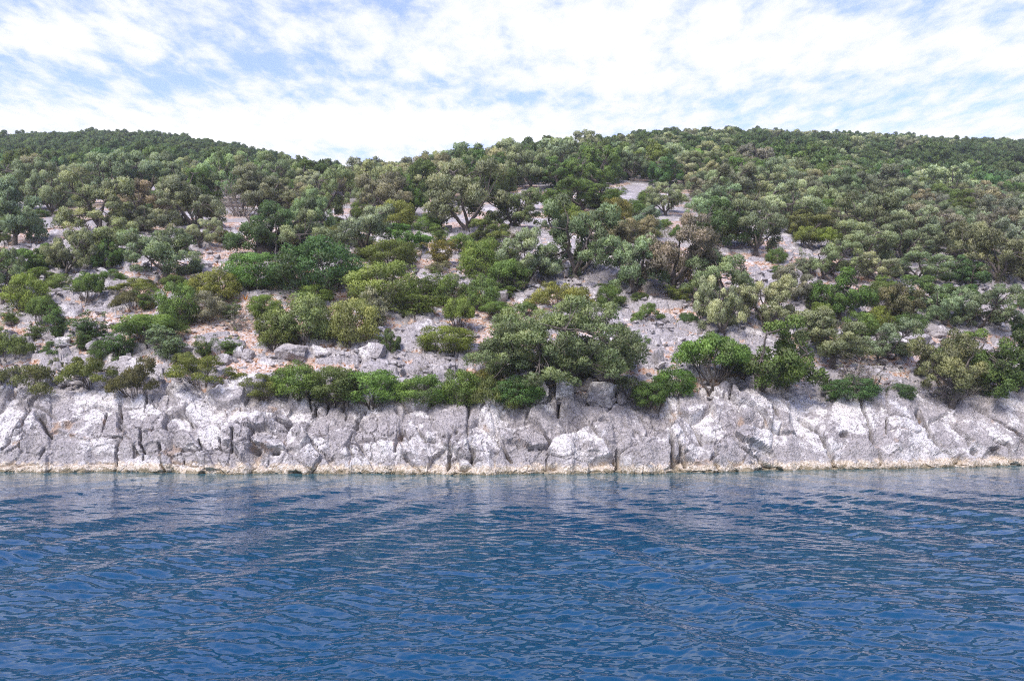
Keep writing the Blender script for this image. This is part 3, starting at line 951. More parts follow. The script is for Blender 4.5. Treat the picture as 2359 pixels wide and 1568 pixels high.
def make_variant(seed, style):
    """(crown mesh, wood mesh, width, height) of one plant, base at the origin"""
    r = np.random.default_rng(seed)
    wood, cen, rad = [], [], []
    if style in ('olive', 'bigolive', 'oak', 'oldoak', 'farolive', 'faroak'):
        W, H = (4.0, 3.5)
        if style == 'olive':
            hf, n, lr, nl, ll, lw = r.uniform(.3, .8), 64, (.20, .42), 18000, .13, .044
        elif style == 'bigolive':
            W, H, hf, n, lr, nl, ll, lw = 6.4, 4.2,   .25, 230, (.26, .46), 66000, .125, .044
        elif style == 'oak':
            hf, n, lr, nl, ll, lw = r.uniform(.2, .4), 80, (.20, .40), 18000, .105, .066
        elif style == 'oldoak':
            hf, n, lr, nl, ll, lw = .8, 90, (.24, .46), 24000, .10, .06
        elif style == 'farolive':
            hf, n, lr, nl, ll, lw = .4, 48, (.24, .46), 6000, .22, .09
        else:
            hf, n, lr, nl, ll, lw = .25, 52, (.24, .48), 6000, .20, .12
        far = style.startswith('far')
        open_ = 'olive' in style
        lean = r.normal(0, .25, 2)
        fork = np.array([lean[0], lean[1], hf])
        tr0 = .13 if open_ else .11
        if style == 'oldoak':
            tr0 = .36
        wood.append(tube(limb((0, 0, -.35), fork, r, 6, .10), tr0 * 1.5, tr0, 8))
        nlim = r.integers(4, 7) if style != 'bigolive' else 9
        lims = []
        for i in range(nlim):
            a = i / nlim * 2 * math.pi + r.uniform(-.4, .4)
            q = r.uniform(.45, .7)
            tip = np.array([math.cos(a) * W / 2 * q, math.sin(a) * W / 2 * q, hf + (H - hf) * r.uniform(.35, .75)])
            lp = limb(fork, tip, r, 8, .22, .12)
            wood.append(tube(lp, tr0 * .62, .03, 5))
            lims.append(lp)
        # the crown is a handful of billows, each billow a bunch of leafy lobes
        nb = 17 if style == 'bigolive' else 9
        bil = [np.array([r.normal(0, .12) * W, r.normal(0, .12) * W, H * .72])]
        for i in range(nb - 1):
            a = i / (nb - 1) * 6.283 * (1.618 if style == 'bigolive' else 1) + r.uniform(-.35, .35)
            q = r.uniform(.25, .36)
            low = 0
            if style == 'bigolive':
                q = (.33, .16, .34, .30)[i % 4]
                low = 1
            zc = H * (r.uniform(.42, .74) if i % 2 else (r.uniform(.12, .28) if low else r.uniform(.22, .42))) * (1 if open_ else .72)
            bil.append(np.array([math.cos(a) * W * q, math.sin(a) * W * q, zc]))
        if style == 'bigolive':
            # one broad dome, billows all over it and down to the ground
            bil = []
            for i in range(34):
                zf = (i + .5) / 34
                a = i * 2.39996
                hz = .10 + .90 * zf ** 1.1
                q = math.sqrt(max(0, 1 - (max(hz - .22, 0) / .80) ** 2.2)) * (.80 if hz < .2 else 1)
                jit = r.uniform(.84, 1.0)
                bil.append(np.array([math.cos(a) * W * .40 * q * jit, math.sin(a) * W * .40 * q * jit, .25 + (H - .75) * hz * jit]))
            bil += [np.array([r.normal(0, .7), r.normal(0, .7), r.uniform(.8, 2.4)]) for _ in range(6)]
            nb = len(bil)
        per = int(math.ceil(n / nb))
        for bc in bil:
            Rb = W * r.uniform(.145, .21) if style != 'bigolive' else W * r.uniform(.11, .16)
            for _ in range(per):
                d = r.normal(0, 1, 3)
                d /= np.linalg.norm(d)
                if d[2] < -.5:
                    d[2] *= -1
                rr = r.uniform(*lr) * (.85 if open_ else .95)
                c = bc + d * Rb * r.uniform(.55, 1.0) * np.array([1, 1, 1.15])
                c[2] = min(max(c[2], rr * .55 + .12), H - rr * .5)
                cen.append(c)
                rad.append(rr)
        for c in cen:
            best = min(((np.linalg.norm(lp[j] - c), lp[j]) for lp in lims for j in range(2, 8)), key=lambda t: t[0])
            if not far or r.random() < .3:
                wood.append(tube(limb(best[1], c + np.array([0, 0, -.05]), r, 4, .2), .028, .012, 4))
            if not far:
                for _ in range(2):
                    e = c + r.normal(0, .25, 3)
                    wood.append(tube(limb(c, e, r, 3, .2), .012, .006, 3))
        cr = [leaves(r, cen, rad, nl, ll, lw, 1.0, -.6, .6 if open_ else .35, .5, .35)]
    elif style in ('dome', 'umbrella'):
        # evergreen mastic: dense rounded pads of small leaves
        W, H = 2.6, 1.9
        st = .03 if style == 'dome' else .6
        ns = r.integers(4, 7)
        nlob = 78 if style == 'dome' else 50
        g = 0
        while len(cen) < nlob and g < 4000:
            g += 1
            d = r.normal(0, 1, 3)
            d /= np.linalg.norm(d)
            if d[2] < (-.9 if style == 'dome' else -.3):
                continue
            rr = r.uniform(.19, .34)
            k = r.uniform(.5, 1) ** .6
            zc = st + (H - st) * (.42 if style == 'dome' else .35)
            c = np.array([d[0] * (W / 2 - rr * .7) * k, d[1] * (W / 2 - rr * .7) * k, zc + (d[2] * (H - zc - rr * .6) if d[2] > 0 else d[2] * (zc - st)) * k])
            c[:2] *= 1 - .3 * max(0, vnoise(d[0] * 1.5 + seed, d[1] * 1.5, d[2] * 1.5, 29))
            if c[2] < st + .1 * rr:
                continue
            if len(cen) and np.min(np.linalg.norm(np.array(cen) - c, axis=1)) < rr * .38:
                continue
            cen.append(c)
            rad.append(rr)
        for i in range(ns):
            a = i / ns * 6.283 + r.uniform(-.4, .4)
            f = np.array([math.cos(a) * .12, math.sin(a) * .12, -.15])
            t = np.array([math.cos(a) * W * .28, math.sin(a) * W * .28, H * r.uniform(.5, .75)])
            wood.append(tube(limb(f, t, r, 6, .25), .035, .014, 4))
        for c in cen[::2]:
            s = np.array([c[0] * .25, c[1] * .25, st * .6])
            wood.append(tube(limb(s, c, r, 5, .2), .016, .007, 4))
        cr = [leaves(r, cen, rad, 13500, .078, .038, .9, -.5, .45, .5, .3)]
    elif style == 'sparse':
        # upright loose shrub, stems and sprays to be seen through
        W, H = 1.8, 2.2
        for i in range(9):
            a, q = r.uniform(0, 6.283), r.uniform(.1, .8)
            t = np.array([math.cos(a) * W / 2 * q, math.sin(a) * W / 2 * q, H * r.uniform(.45, .97)])
            lp = limb((r.normal(0, .06), r.normal(0, .06), -.15), t, r, 7, .25)
            wood.append(tube(lp, .028, .009, 4))
            for j in range(2, 7):
                for _ in range(2):
                    e = lp[j] + r.normal(0, .16, 3) + np.array([0, 0, .05])
                    wood.append(tube(limb(lp[j], e, r, 3, .2), .010, .005, 3))
                    cen.append(e)
                    rad.append(r.uniform(.10, .23))
        cr = [leaves(r, cen, rad, 5200, .085, .04, .85, -.7, .5, .5, .4)]
    elif style == 'scrub':
        # low spiny cushion scrub, wider than high
        W, H = 2.6, 1.0
        for i in range(46):
            a, q = r.uniform(0, 6.283), math.sqrt(r.random())
            rr = r.uniform(.14, .27)
            x, y = math.cos(a) * W / 2 * q * .93, math.sin(a) * W / 2 * q * .93
            top = H * (1 - q ** 2.2 * .75) * r.uniform(.62, 1) * (1 + .35 * vnoise(x * 1.6 + seed, y * 1.6, 0, 5))
            cen.append(np.array([x, y, max(.08, top - rr * .7)]))
            rad.append(rr)
            if i % 2 == 0:
                wood.append(tube(limb((x * .3, y * .3, -.12), (x, y, max(.1, top)), r, 5, .3), .018, .006, 4))
        cr = [leaves(r, cen, rad, 10500, .07, .026, .75, -.35, .55, .5, .4)]
    elif style == 'bare':
        # leafless grey twigs, a few leaves left
        W, H = 2.0, 1.7
        for i in range(16):
            a, q = r.uniform(0, 6.283), r.uniform(.2, 1)
            t = np.array([math.cos(a) * W / 2 * q, math.sin(a) * W / 2 * q, H * r.uniform(.5, 1) * (1.1 - .4 * q)])
            lp = limb((r.normal(0, .08), r.normal(0, .08), -.15), t, r, 7, .3)
            wood.append(tube(lp, .026, .008, 4))
            for j in range(2, 7):
                for _ in range(4):
                    e = lp[j] + r.normal(0, .2, 3) * np.array([1, 1, .8]) + np.array([0, 0, .1])
                    wood.append(tube(limb(lp[j], e, r, 4, .35), .009, .004, 3))
                    if r.random() < .35:
                        cen.append(e)
                        rad.append(.09)
        cr = [leaves(r, cen, rad, 900, .06, .025, 1, -1, .4, .5, .5)]
    elif style == 'dead':
        # pale dead branches with forked ends
        W, H = 2.0, 2.6

        def grow(a, dr, L, rad_, lev):
            b_ = a + dr * L
            wood.append(tube(limb(a, b_, r, 6, .3), rad_, rad_ * .5, 5 if lev < 2 else 3))
            if lev < 5:
                for _ in range(2 if lev else 4):
                    nd = dr + r.normal(0, .55, 3)
                    nd[2] += .12
                    nd /= np.linalg.norm(nd)
                    grow(b_, nd, L * r.uniform(.6, .85), rad_ * .55, lev + 1)
        grow(np.array([0, 0, -.2]), np.array([0, 0, 1.0]), 1.0, .075, 0)
        V, F = weld(wood)
        return None, np_mesh('branches', V, F, M_DEAD), *fit(V)
    V, F = weld(wood)
    wm = np_mesh('wood', V, F, M_TWIG if style == 'bare' else M_BARK)
    cm = crown_mesh('crown', cr)
    w, h = fit(cr[0][0])
    return cm, wm, w, h


COUNT = {'olive': 6, 'oak': 4, 'dome': 5, 'umbrella': 3, 'sparse': 4, 'scrub': 4, 'bare': 2, 'dead': 2, 'bigolive': 1, 'oldoak': 1, 'farolive': 3, 'faroak': 3}
VAR = {}
for s_i, (st_, n_) in enumerate(COUNT.items()):
    VAR[st_] = [make_variant(1000 + 37 * s_i + i, st_) for i in range(n_)]
NAMES = {'olive': ('olive_tree', 'crown', 'trunk', 'tree'), 'bigolive': ('olive_tree', 'crown', 'trunk', 'tree'), 'farolive': ('olive_tree', 'crown', 'trunk', 'tree'),
         'oak': ('evergreen_tree', 'crown', 'trunk', 'tree'), 'oldoak': ('evergreen_tree', 'crown', 'trunk', 'tree'), 'faroak': ('evergreen_tree', 'crown', 'trunk', 'tree'),
         'dome': ('green_shrub', 'foliage', 'stems', 'shrub'), 'umbrella': ('umbrella_shrub', 'foliage', 'stems', 'shrub'), 'sparse': ('upright_shrub', 'foliage', 'stems', 'shrub'),
         'scrub': ('scrub_cushion', 'foliage', 'stems', 'shrub'), 'bare': ('bare_shrub', 'foliage', 'twigs', 'shrub'), 'dead': ('dead_tree', None, 'branches', 'tree')}
TINT = {'g': (0.230, 0.274, 0.162), 'G': (0.297, 0.342, 0.218), 'b': (0.202, 0.258, 0.157), 'd': (0.107, 0.166, 0.055), 'D': (0.091, 0.156, 0.062), 'p': (0.224, 0.280, 0.118), 'q': (0.280, 0.319, 0.118), 'c': (0.202, 0.263, 0.132), 'm': (0.134, 0.202, 0.059), 'v': (0.160, 0.250, 0.044),
        'V': (0.109, 0.198, 0.031), 'y': (0.205, 0.262, 0.045), 'l': (0.243, 0.320, 0.096), 'o': (0.156, 0.186, 0.060), 'n': (0.150, 0.156, 0.072), 's': (0.230, 0.241, 0.174), 'r': (0.210, 0.215, 0.061)}
TINT['v'] = (.150, .222, .062)
TINT['V'] = (.108, .182, .044)
TINT['y'] = (.195, .245, .062)
PLANTS = []


def plant(style, x, y, z, w, h, tint, label, group=None, vi=None, rot=None, tilt=0.0):
    v = VAR[style]
    cm, wm, vw, vh = v[int(rng.integers(len(v))) if vi is None else vi % len(v)]
    nm, a, b_, cat = NAMES[style]
    e = put(bpy.data.objects.new(nm, None), label=label, cat=cat, group=group)
    e.empty_display_size = .3
    e.location = (x, y, z)
    e.rotation_euler = (tilt * float(rng.normal()), tilt * float(rng.normal()), rng.uniform(0, 6.283) if rot is None else rot)
    e.scale = (w / vw, w / vw, h / vh)
    t = TINT[tint]
    j = rng.normal(0, .07, 3)
    k = 1 + .10 * rng.normal()
    colr = (max(t[0] * (k + j[0]), .01), max(t[1] * (k + j[1] * .6), .01), max(t[2] * (k + j[2]), .005), 1)
    if cm is not None:
        c = put(bpy.data.objects.new(a, cm), e)
        c.color = colr
    put(bpy.data.objects.new(b_, wm), e)
    return e
# ---------------------------------------------------------------- the plants that can be told apart
# style, tint, middle, top, base and width as measured on the photograph (2560 wide), label
T = [
 ('scrub','n',50,906,975,200,'dark brown-green cushion shrub on the rocks at the far left end of the shore'),
 ('scrub','o',231,895,960,150,'brown-green cushion scrub at the left end of the row above the grey slab'),
 ('scrub','n',350,899,985,115,'brown cushion scrub hanging lowest over the top of the cracked grey slab'),
 ('scrub','o',512,893,957,200,'long low brown-green scrub at the right end of the row above the slab'),
 ('dome','o',462,880,925,52,'small upright green tuft rising out of the brown scrub row'),
 ('dome','d',253,851,902,52,'small dark green shrub just behind the left end of the scrub row'),
 ('sparse','d',302,812,908,64,'dark leafy upright shrub between the small dark shrub and the bright branching one'),
 ('umbrella','v',372,788,872,150,'bright green spreading shrub with open branches above the brown scrub'),
 ('sparse','b',430,816,902,92,'grey-green bushy shrub beside the bright branching shrub'),
 ('sparse','d',512,838,897,50,'narrow dark shrub alone among pale rocks right of the scrub row'),
 ('sparse','m',580,841,886,52,'little green shrub on pale rocks below the two round grey-green shrubs'),
 ('scrub','d',135,851,895,74,'flat dark green shrub leaning over pale rock near the left edge'),
 ('scrub','o',25,838,897,112,'brown-green scrub mound cut off by the left edge above the shore mound'),
 ('scrub','s',140,893,927,40,'small grey tuft on bare rock behind the left shore mound'),
 ('sparse','d',230,780,852,78,'loose dark shrub sprawling over boulders on the left slope'),
 ('sparse','d',205,828,875,50,'low loose dark shrub right below the sprawling one on the left boulders'),
 ('sparse','d',142,768,849,54,'tall thin dark shrub between two boulders near the left edge'),
 ('sparse','d',88,806,852,48,'loose dark shrub at the foot of the thin stemmed bright shrub, left side'),
 ('sparse','m',27,768,812,50,'small dull green shrub beside the left edge below the leaning grey-green tree'),
 ('umbrella','v',103,743,828,64,'bright green shrub on a thin bare stem, lower one of the left pair'),
 ('dome','y',65,688,788,90,'round olive-yellow bush on short stems, largest near the left edge'),
 ('umbrella','v',220,684,768,64,'bright green round-headed shrub on thin stems left of the brown cushion'),
 ('dome','m',283,674,712,58,'small green shrub beside the round-headed bright shrub'),
 ('scrub','o',344,695,732,124,'flat brown-green cushion below the tree with the leaning trunk'),
 ('scrub','n',335,727,772,92,'dull brown-green scrub under the flat cushion on the left slope'),
 ('sparse','V',364,720,777,54,'bright green upright shrub growing out of the dull scrub below the flat cushion'),
 ('dome','v',440,713,818,88,'tall bright green bush left of the pale brownish one'),
 ('dome','s',511,731,802,98,'pale brownish green dense bush between two bright bushes'),
 ('dome','y',537,676,758,104,'yellow-green bush with brown flush, just below the red gravel patch'),
 ('sparse','m',575,748,797,48,'thin green shrub at the right side of the pale brownish bush'),
 ('bare','s',592,775,827,78,'leafless grey bush below the orange spiky plant'),
 ('dome','v',663,738,797,74,'bright green round bush touching the left flank of the big round grey-green one'),
 ('dome','p',758,738,864,146,'big round grey-green bush on rock, the darker of the round pair'),
 ('dome','m',690,775,874,92,'mid green bush behind and below the big round grey-green one'),
 ('dome','q',880,752,874,112,'light yellow-grey round bush on rock, the paler of the round pair'),
 ('umbrella','v',838,686,727,48,'small bright green treelet at the right end of the big dark mound'),
 ('dome','y',790,712,764,76,'yellow-green bush tucked behind the big round grey-green bush'),
 ('dome','o',662,926,984,94,'yellowish green mound at the left end of the hedge on the cliff top'),
 ('dome','m',750,908,1000,110,'green mound second from the left in the hedge on the cliff top'),
 ('dome','m',838,925,1016,120,'green mound hanging over the boulders left of the folded pale rock'),
 ('dome','D',790,604,744,205,'large dark blue-green mound of foliage wider than high, below the old dark tree'),
 ('dome','m',640,636,727,136,'mid green shrub at the left end of the large dark mound'),
 ('olive','b',400,582,706,180,'grey-green tree with a pale leaning trunk beside the red gravel patch'),
 ('oak','m',62,624,692,86,'dark bright-edged bush near the left edge above the round yellow bush'),
 ('olive','g',172,586,702,104,'grey-green slender tree between two dark bushes on the left slope'),
 ('oak','d',267,597,682,74,'dark green bush at the right side of the slender grey-green tree'),
 ('oak','d',115,609,684,72,'dark green bush at the left side of the slender grey-green tree'),
 ('olive','g',8,640,760,95,'grey-green tree with a leaning trunk cut off by the left edge'),
 ('olive','g',255,464,600,176,'spreading grey-green tree with bare lower branches above the left pale path'),
 ('olive','b',35,478,622,126,'dark grey-green tree leaning over the pale path at the left edge'),
 ('olive','b',55,418,533,130,'shaded grey-green tree standing high at the left edge under the far dark hill'),
 ('olive','g',122,442,542,104,'grey-green tree between the left edge one and the tall pair'),
 ('olive','g',280,398,512,134,'tall grey-green tree, left one of the pair against the dark hill'),
 ('olive','g',378,394,506,142,'tall grey-green tree, right one of the pair against the dark hill'),
 ('olive','G',468,466,582,154,'pale grey-green tree with dark underside left of the bare twiggy tree'),
 ('olive','s',370,523,594,104,'thin brownish grey tree in front of the pale path'),
 ('olive','G',505,553,624,90,'small pale tree right behind the one with the leaning trunk'),
 ('oldoak','D',668,516,640,170,'old dark green round tree with a very thick short trunk'),
 ('bare','s',604,428,545,104,'bare grey twiggy tree standing behind the old dark tree'),
 ('olive','g',545,393,512,112,'grey-green tree against the dark hill, left of the twiggy tree'),
 ('olive','g',712,390,482,114,'grey-green tree on the crest, above the old dark tree'),
 ('olive','s',652,440,546,132,'brownish grey tree right over the crown of the old dark tree'),
 ('olive','g',815,438,562,116,'grey-green spreading tree right of the old dark tree'),
 ('olive','b',780,498,604,104,'dull grey-green tree close to the right side of the old dark tree'),
 ('oak','V',1026,445,542,76,'vivid dark green upright tree standing out among grey trees on the mid slope'),
 ('olive','s',1160,432,592,192,'tallest grey-brown tree of the mid slope with dark inner branches'),
 ('olive','g',1288,486,582,130,'grey-green tree with horizontal branches beside a pale rock clearing'),
 ('olive','G',912,527,642,136,'silvery grey-green tree at the upper end of the light green dome row'),
 ('oak','m',1015,558,642,110,'mid green dense bush below the vivid upright tree'),
 ('dome','l',985,503,582,92,'yellow-green dome bush beside the vivid upright tree'),
 ('umbrella','v',1153,586,652,60,'small bright green treelet on a rocky gap below the tallest tree'),
 ('oak','m',1222,549,612,98,'dark-green rounded bush at the foot of the horizontal-branched tree'),
 ('sparse','m',1105,559,617,46,'narrow green bush at the foot of the tallest tree'),
 ('oak','d',1400,394,472,126,'dark green round tree, upper one of two on the middle slope'),
 ('oak','d',1450,453,527,186,'wide dark green tree, lower one of two on the middle slope'),
 ('umbrella','l',1407,508,570,86,'light green dome bush with pale bare stems'),
 ('dome','r',1540,498,588,74,'yellow-olive upright bush right of the light green dome with pale stems'),
 ('olive','G',1662,468,537,96,'pale small tree between two rocky gaps of the middle slope'),
 ('olive','b',1450,538,714,194,'large blue-grey tree with a dark trunk on the middle slope'),
 ('dome','l',1455,531,577,76,'light green bush showing behind the top of the large blue-grey tree'),
 ('olive','G',1325,603,724,140,'pale grey tree with a slim dark trunk left of the large blue-grey one'),
 ('dome','v',1205,603,708,100,'bright green tall bush left of the pale grey slim-trunked tree'),
 ('umbrella','v',1270,653,742,90,'bright green shrub with several bare stems in front of the pale grey tree'),
 ('sparse','r',1100,595,672,70,'green bush flushed with orange leaves in a rocky gap'),
 ('dome','o',975,603,672,120,'yellow-olive bush above the large light green dome'),
 ('dome','l',965,658,774,168,'large light green dome bush on the middle of the slope'),
 ('sparse','m',1060,668,764,78,'loose green shrub at the right side of the large light green dome'),
 ('dome','v',1128,688,766,80,'bright green bush beside the thin loose shrubs in the centre'),
 ('dome','m',1205,693,778,74,'green bush with brown lower leaves left of the fallen grey boulder'),
 ('scrub','r',1400,710,768,146,'yellowish scrub thicket behind the biggest shore tree'),
 ('dome','V',1528,714,776,66,'vivid green ball-shaped bush on the gravel clearing'),
 ('sparse','m',1040,731,799,116,'loose dull green shrub on rocks below the large light green dome'),
 ('sparse','s',948,716,828,68,'slender grey shrub with a bare stem beside the paler round bush'),
 ('umbrella','y',1145,748,838,70,'bright umbrella-shaped shrub on a bare stem above the front green dome'),
 ('umbrella','v',1245,755,806,78,'bright green flat-topped shrub with pale stems above the biggest shore tree'),
 ('umbrella','v',1318,755,796,48,'small bright flat-topped shrub nearest the yellowish scrub thicket'),
 ('dome','y',1113,818,884,128,'yellow-green dome bush alone on pale rock left of the biggest shore tree'),
 ('oak','d',975,823,892,52,'small dark bush at the right foot of the paler round bush'),
 ('bigolive','c',1395,764,978,362,'biggest grey-green tree of many rounded lobes standing right on the shore rocks'),
 ('dome','v',935,934,1022,134,'green dome directly above the folded pale rock of the cliff'),
 ('dome','v',1060,936,1016,124,'green dome in the hedge between the folded rock dome and the yellowish bush'),
 ('dome','m',1152,920,1012,84,'taller green bush at the right end of the hedge of domes'),
 ('dome','r',1215,923,974,76,'yellow-brown bush at the lower left of the biggest shore tree'),
 ('dome','d',1290,935,1010,120,'dark green bush in the shade below the biggest shore tree'),
 ('scrub','o',1235,962,1048,110,'olive-green scrub drooping lowest over the pale cliff rock'),
 ('bare','s',1050,903,948,60,'leafless grey bush on pale rock above the hedge of green domes'),
 ('sparse','m',1600,828,881,46,'small loose shrub at the right side of the biggest shore tree'),
 ('scrub','m',1620,758,806,80,'low green scrub on the reddish gravel clearing'),
 ('dome','V',1685,919,995,98,'dense vivid dark green bush above the gravel chute'),
 ('dome','m',1617,956,1020,76,'dull green bush on gravel right of the grey standing boulder'),
 ('bare','s',1555,950,997,64,'leafless grey bush among stones behind the standing boulder'),
 ('olive','s',1692,574,742,196,'large grey tree with a dark cluster of trunks above the gravel clearing'),
 ('olive','G',1585,608,748,146,'grey-green tree with a single visible trunk left of the dark trunk cluster'),
 ('olive','b',1890,518,637,136,'grey-green tree with a black hollow under its crown beside the rocky gap'),
 ('olive','G',1785,473,562,116,'pale grey-green tree on the upper side of the black-hollow tree'),
 ('olive','G',1885,478,545,94,'pale grey-green tree directly above the black-hollow tree'),
 ('oak','o',2020,519,592,110,'dark brownish green round tree above the yellow-green pair'),
 ('umbrella','y',2016,568,632,60,'yellow-green round treelet, left one of the pair over the rocky gap'),
 ('umbrella','y',2066,570,635,64,'yellow-green round treelet, right one of the pair over the rocky gap'),
 ('olive','G',2160,568,662,146,'pale grey-green tree right of the yellow-green pair'),
 ('olive','G',2270,578,662,136,'pale grey-green tree in the middle of the upper right row'),
 ('olive','g',2385,576,657,130,'grey-green tree at the right end of the upper right row'),
 ('olive','g',2080,623,702,126,'grey-green tree right below the yellow-green pair'),
 ('olive','G',2180,638,712,116,'rounded grey-green tree directly above the vivid multi-stemmed tree'),
 ('olive','b',2300,648,707,150,'grey-green tree between the rounded one and the dark mound at the right'),
 ('oak','D',2415,641,722,104,'dark green egg-shaped tree near the right edge'),
 ('oak','V',2105,678,802,130,'vivid green full tree on several dark stems on the right slope'),
 ('olive','s',1985,681,767,92,'pale thin grey tree left of the vivid multi-stemmed tree'),
 ('olive','g',1795,638,772,160,'grey-green layered tree behind the low pair, left of the rocky gap'),
 ('olive','G',1800,713,852,118,'grey-green tree, left one of the low pair above the bright umbrella tree'),
 ('olive','G',1915,716,832,134,'grey-green tree with dark branches, right one of the low pair'),
 ('oak','n',2255,713,812,104,'dark grey-brown round bush beside the vivid multi-stemmed tree'),
 ('oak','d',2335,688,782,154,'dark green wide tree behind the silvery trees near the right edge'),
 ('olive','G',2360,728,822,100,'silvery tree in front of the wide dark one near the right edge'),
 ('olive','g',2470,738,840,156,'grey-green umbrella-like tree on a slim trunk near the right edge'),
 ('dome','y',2050,758,828,60,'yellow-green narrow bush at the foot of the vivid multi-stemmed tree'),
 ('dome','m',2150,783,843,70,'dark green bush, left one of three below the vivid tree'),
 ('dome','y',2200,768,841,62,'yellow-green bush, middle one of three below the vivid tree'),
 ('dome','d',2265,783,834,86,'dark green bush, right one of three below the vivid tree'),
 ('dome','m',1945,663,692,38,'tiny green bush alone in the rocky gap of the right slope'),
 ('scrub','d',1722,781,810,54,'low dark scrub on the gravel clearing under the dark trunk cluster'),
 ('dome','m',1942,621,662,48,'small green bush at the foot of the black-hollow tree'),
 ('sparse','s',2010,623,692,44,'thin grey shrub in the rocky gap below the yellow-green pair'),
 ('umbrella','v',1785,841,978,170,'bright green spreading umbrella tree with pale stems over the round boulder'),
 ('oak','m',1930,810,990,200,'large mid green bushy tree beside the bright umbrella tree'),
 ('olive','g',2080,798,918,166,'grey-green open tree with thin stems right of the large bushy tree'),
 ('olive','b',2220,818,917,136,'grey-green tree between the open one and the many-stemmed one'),
 ('bare','s',2130,888,990,196,'tangle of bare grey branches under the open grey-green tree'),
 ('dome','D',2120,953,1020,116,'low dark green bush spilling onto the slab below the branch tangle'),
 ('dome','D',2240,962,1010,66,'small dark green bush right of the low spilling one'),
 ('olive','g',2365,853,1002,156,'grey-green tree on the reddish bank with a fan of bare stems'),
 ('bare','s',2370,930,1004,110,'fan of bare pale stems at the foot of the reddish bank tree'),
 ('oak','o',2410,831,952,150,'brownish green bushy tree behind the reddish bank tree'),
 ('oak','d',2515,836,1003,168,'dark green dense tree cut off by the right edge above the smooth slab'),
 ('oak','V',2552,788,838,44,'small bright dark bush cut off by the right edge'),
 ('dead','g',690,510,652,84,'white dead branches hanging in front of the old dark tree'),
]
ANCHOR, USED = [], set()
for i, (st_, ti, cx, top, base, w, lab) in enumerate(T):
    x, y, z = stand(cx / 2.5, base / 2.5)
    k = y / 2.5 / FPX
    ww, hh = w * k * 1.06, max((base - top) * k * 1.04, .25)
    if st_ == 'olive':
        hh *= 1.14
    px_, py_ = to_frame(x, y, z)
    if base - py_ * 2.5 > 6 and st_ != 'bigolive':             # the foot hangs over the lip: lower the foot, keep the top
        hh = max(hh - (base - py_ * 2.5) * k * .2, .3)
        y, z = y - .4, z - .3
    e = plant(st_, x, y, z - .05, ww, hh, ti, lab, vi=i)
    PLANTS.append((cx / 2.5, (top + base) / 5, w / 2.5))
    if len(lab.split()) <= 10:
        ANCHOR.append((*PLANTS[-1], lab))


def beside(what, cxp, cyp):
    """a label by the nearest plant that has one of its own"""
    for a, b_, w_, anc in sorted(ANCHOR, key=lambda q: math.hypot(q[0] - cxp, q[1] - cyp))[:5]:
        dx, dy = cxp - a, cyp - b_
        if math.hypot(dx, dy) > 80:
            break
        side = 'left' if dx < 0 else 'right'
        rels = (['right behind'] if abs(dx) < .35 * w_ and dy < 0 else ['just below'] if abs(dx) < .35 * w_ else []) + (['behind and ' + side + ' of'] if dy < 0 else ['below and ' + side + ' of'])
        for rel in rels:
            t_ = what + ' ' + rel + ' the ' + anc
            if t_ not in USED and len(t_.replace('-', ' ').split()) <= 16:
                USED.add(t_)
                return t_
    return None


# ---------------------------------------------------------------- the wood on the middle and upper slopes
CLEAR = [(120, 590, 50, 22), (555, 545, 28, 24), (530, 660, 70, 36), (1320, 495, 42, 20), (1370, 572, 50, 40), (1585, 470, 34, 20), (1705, 512, 26, 36), (1960, 645, 56, 52), (1890, 692, 56, 46),
         (2365, 418, 34, 3), (2490, 446, 44, 5), (850, 500, 30, 14), (195, 425, 26, 7), (2310, 760, 36, 30), (1050, 700, 26, 20)]
cand = []
rf = np.random.default_rng(99)
taken = {}


def crowd(x, y, s):
    c = (int(x // 8), int(y // 8))
    for a in (-1, 0, 1):
        for b_ in (-1, 0, 1):
            for q in taken.get((c[0] + a, c[1] + b_), ()):
                if math.hypot(q[0] - x, q[1] - y) < .5 * (s + q[2]):
                    return True
    taken.setdefault(c, []).append((x, y, s))
    return False


wood = []
Un = rf.uniform(-.78, .78, 90000)
Dn = 13 + 235 * rf.random(90000) ** 1.25
Gz = ground_ud(Un, Dn)
for u, dd, z in zip(Un, Dn, Gz):
    d = float(lip_d(u)) + dd
    x = u * d
    fx_, fy_ = to_frame(x, d, z)
    size = rf.uniform(3.2, 5.4) if dd < 70 else (rf.uniform(2.8, 5.6) if dd < 120 else rf.uniform(1.9, 4.8))
    hgt = size * rf.uniform(.72, .98)
    if dd > 70:
        hgt = size * rf.uniform(.66, .92)
    hp = FPX * hgt / d
    mx, my = fx_ * 2.5, (fy_ - hp * .5) * 2.5
    if dd < 55 and any(((mx - a) / (1.5 * rx + 1.1 * FPX * size / d)) ** 2 + ((my - b_) / (1.2 * ry + 1.15 * hp)) ** 2 < 1 for a, b_, rx, ry in CLEAR):
        continue
    if any(abs(fx_ - a) < (.40 * w_ + FPX * size / d * .22 if dd < 38 else .36 * w_) and abs(fy_ - hp * .5 - b_) < .34 * w_ for a, b_, w_ in PLANTS):
        continue
    if dd < 34 and rf.random() < (.85 if dd < 20 else .55):
        continue
    if crowd(x, d, size * (.78 if dd < 70 else .74)):
        continue
    # is the crown hidden behind nearer ground?
    wood.append((dd, u, x, d, z, size, hgt, fx_, fy_))
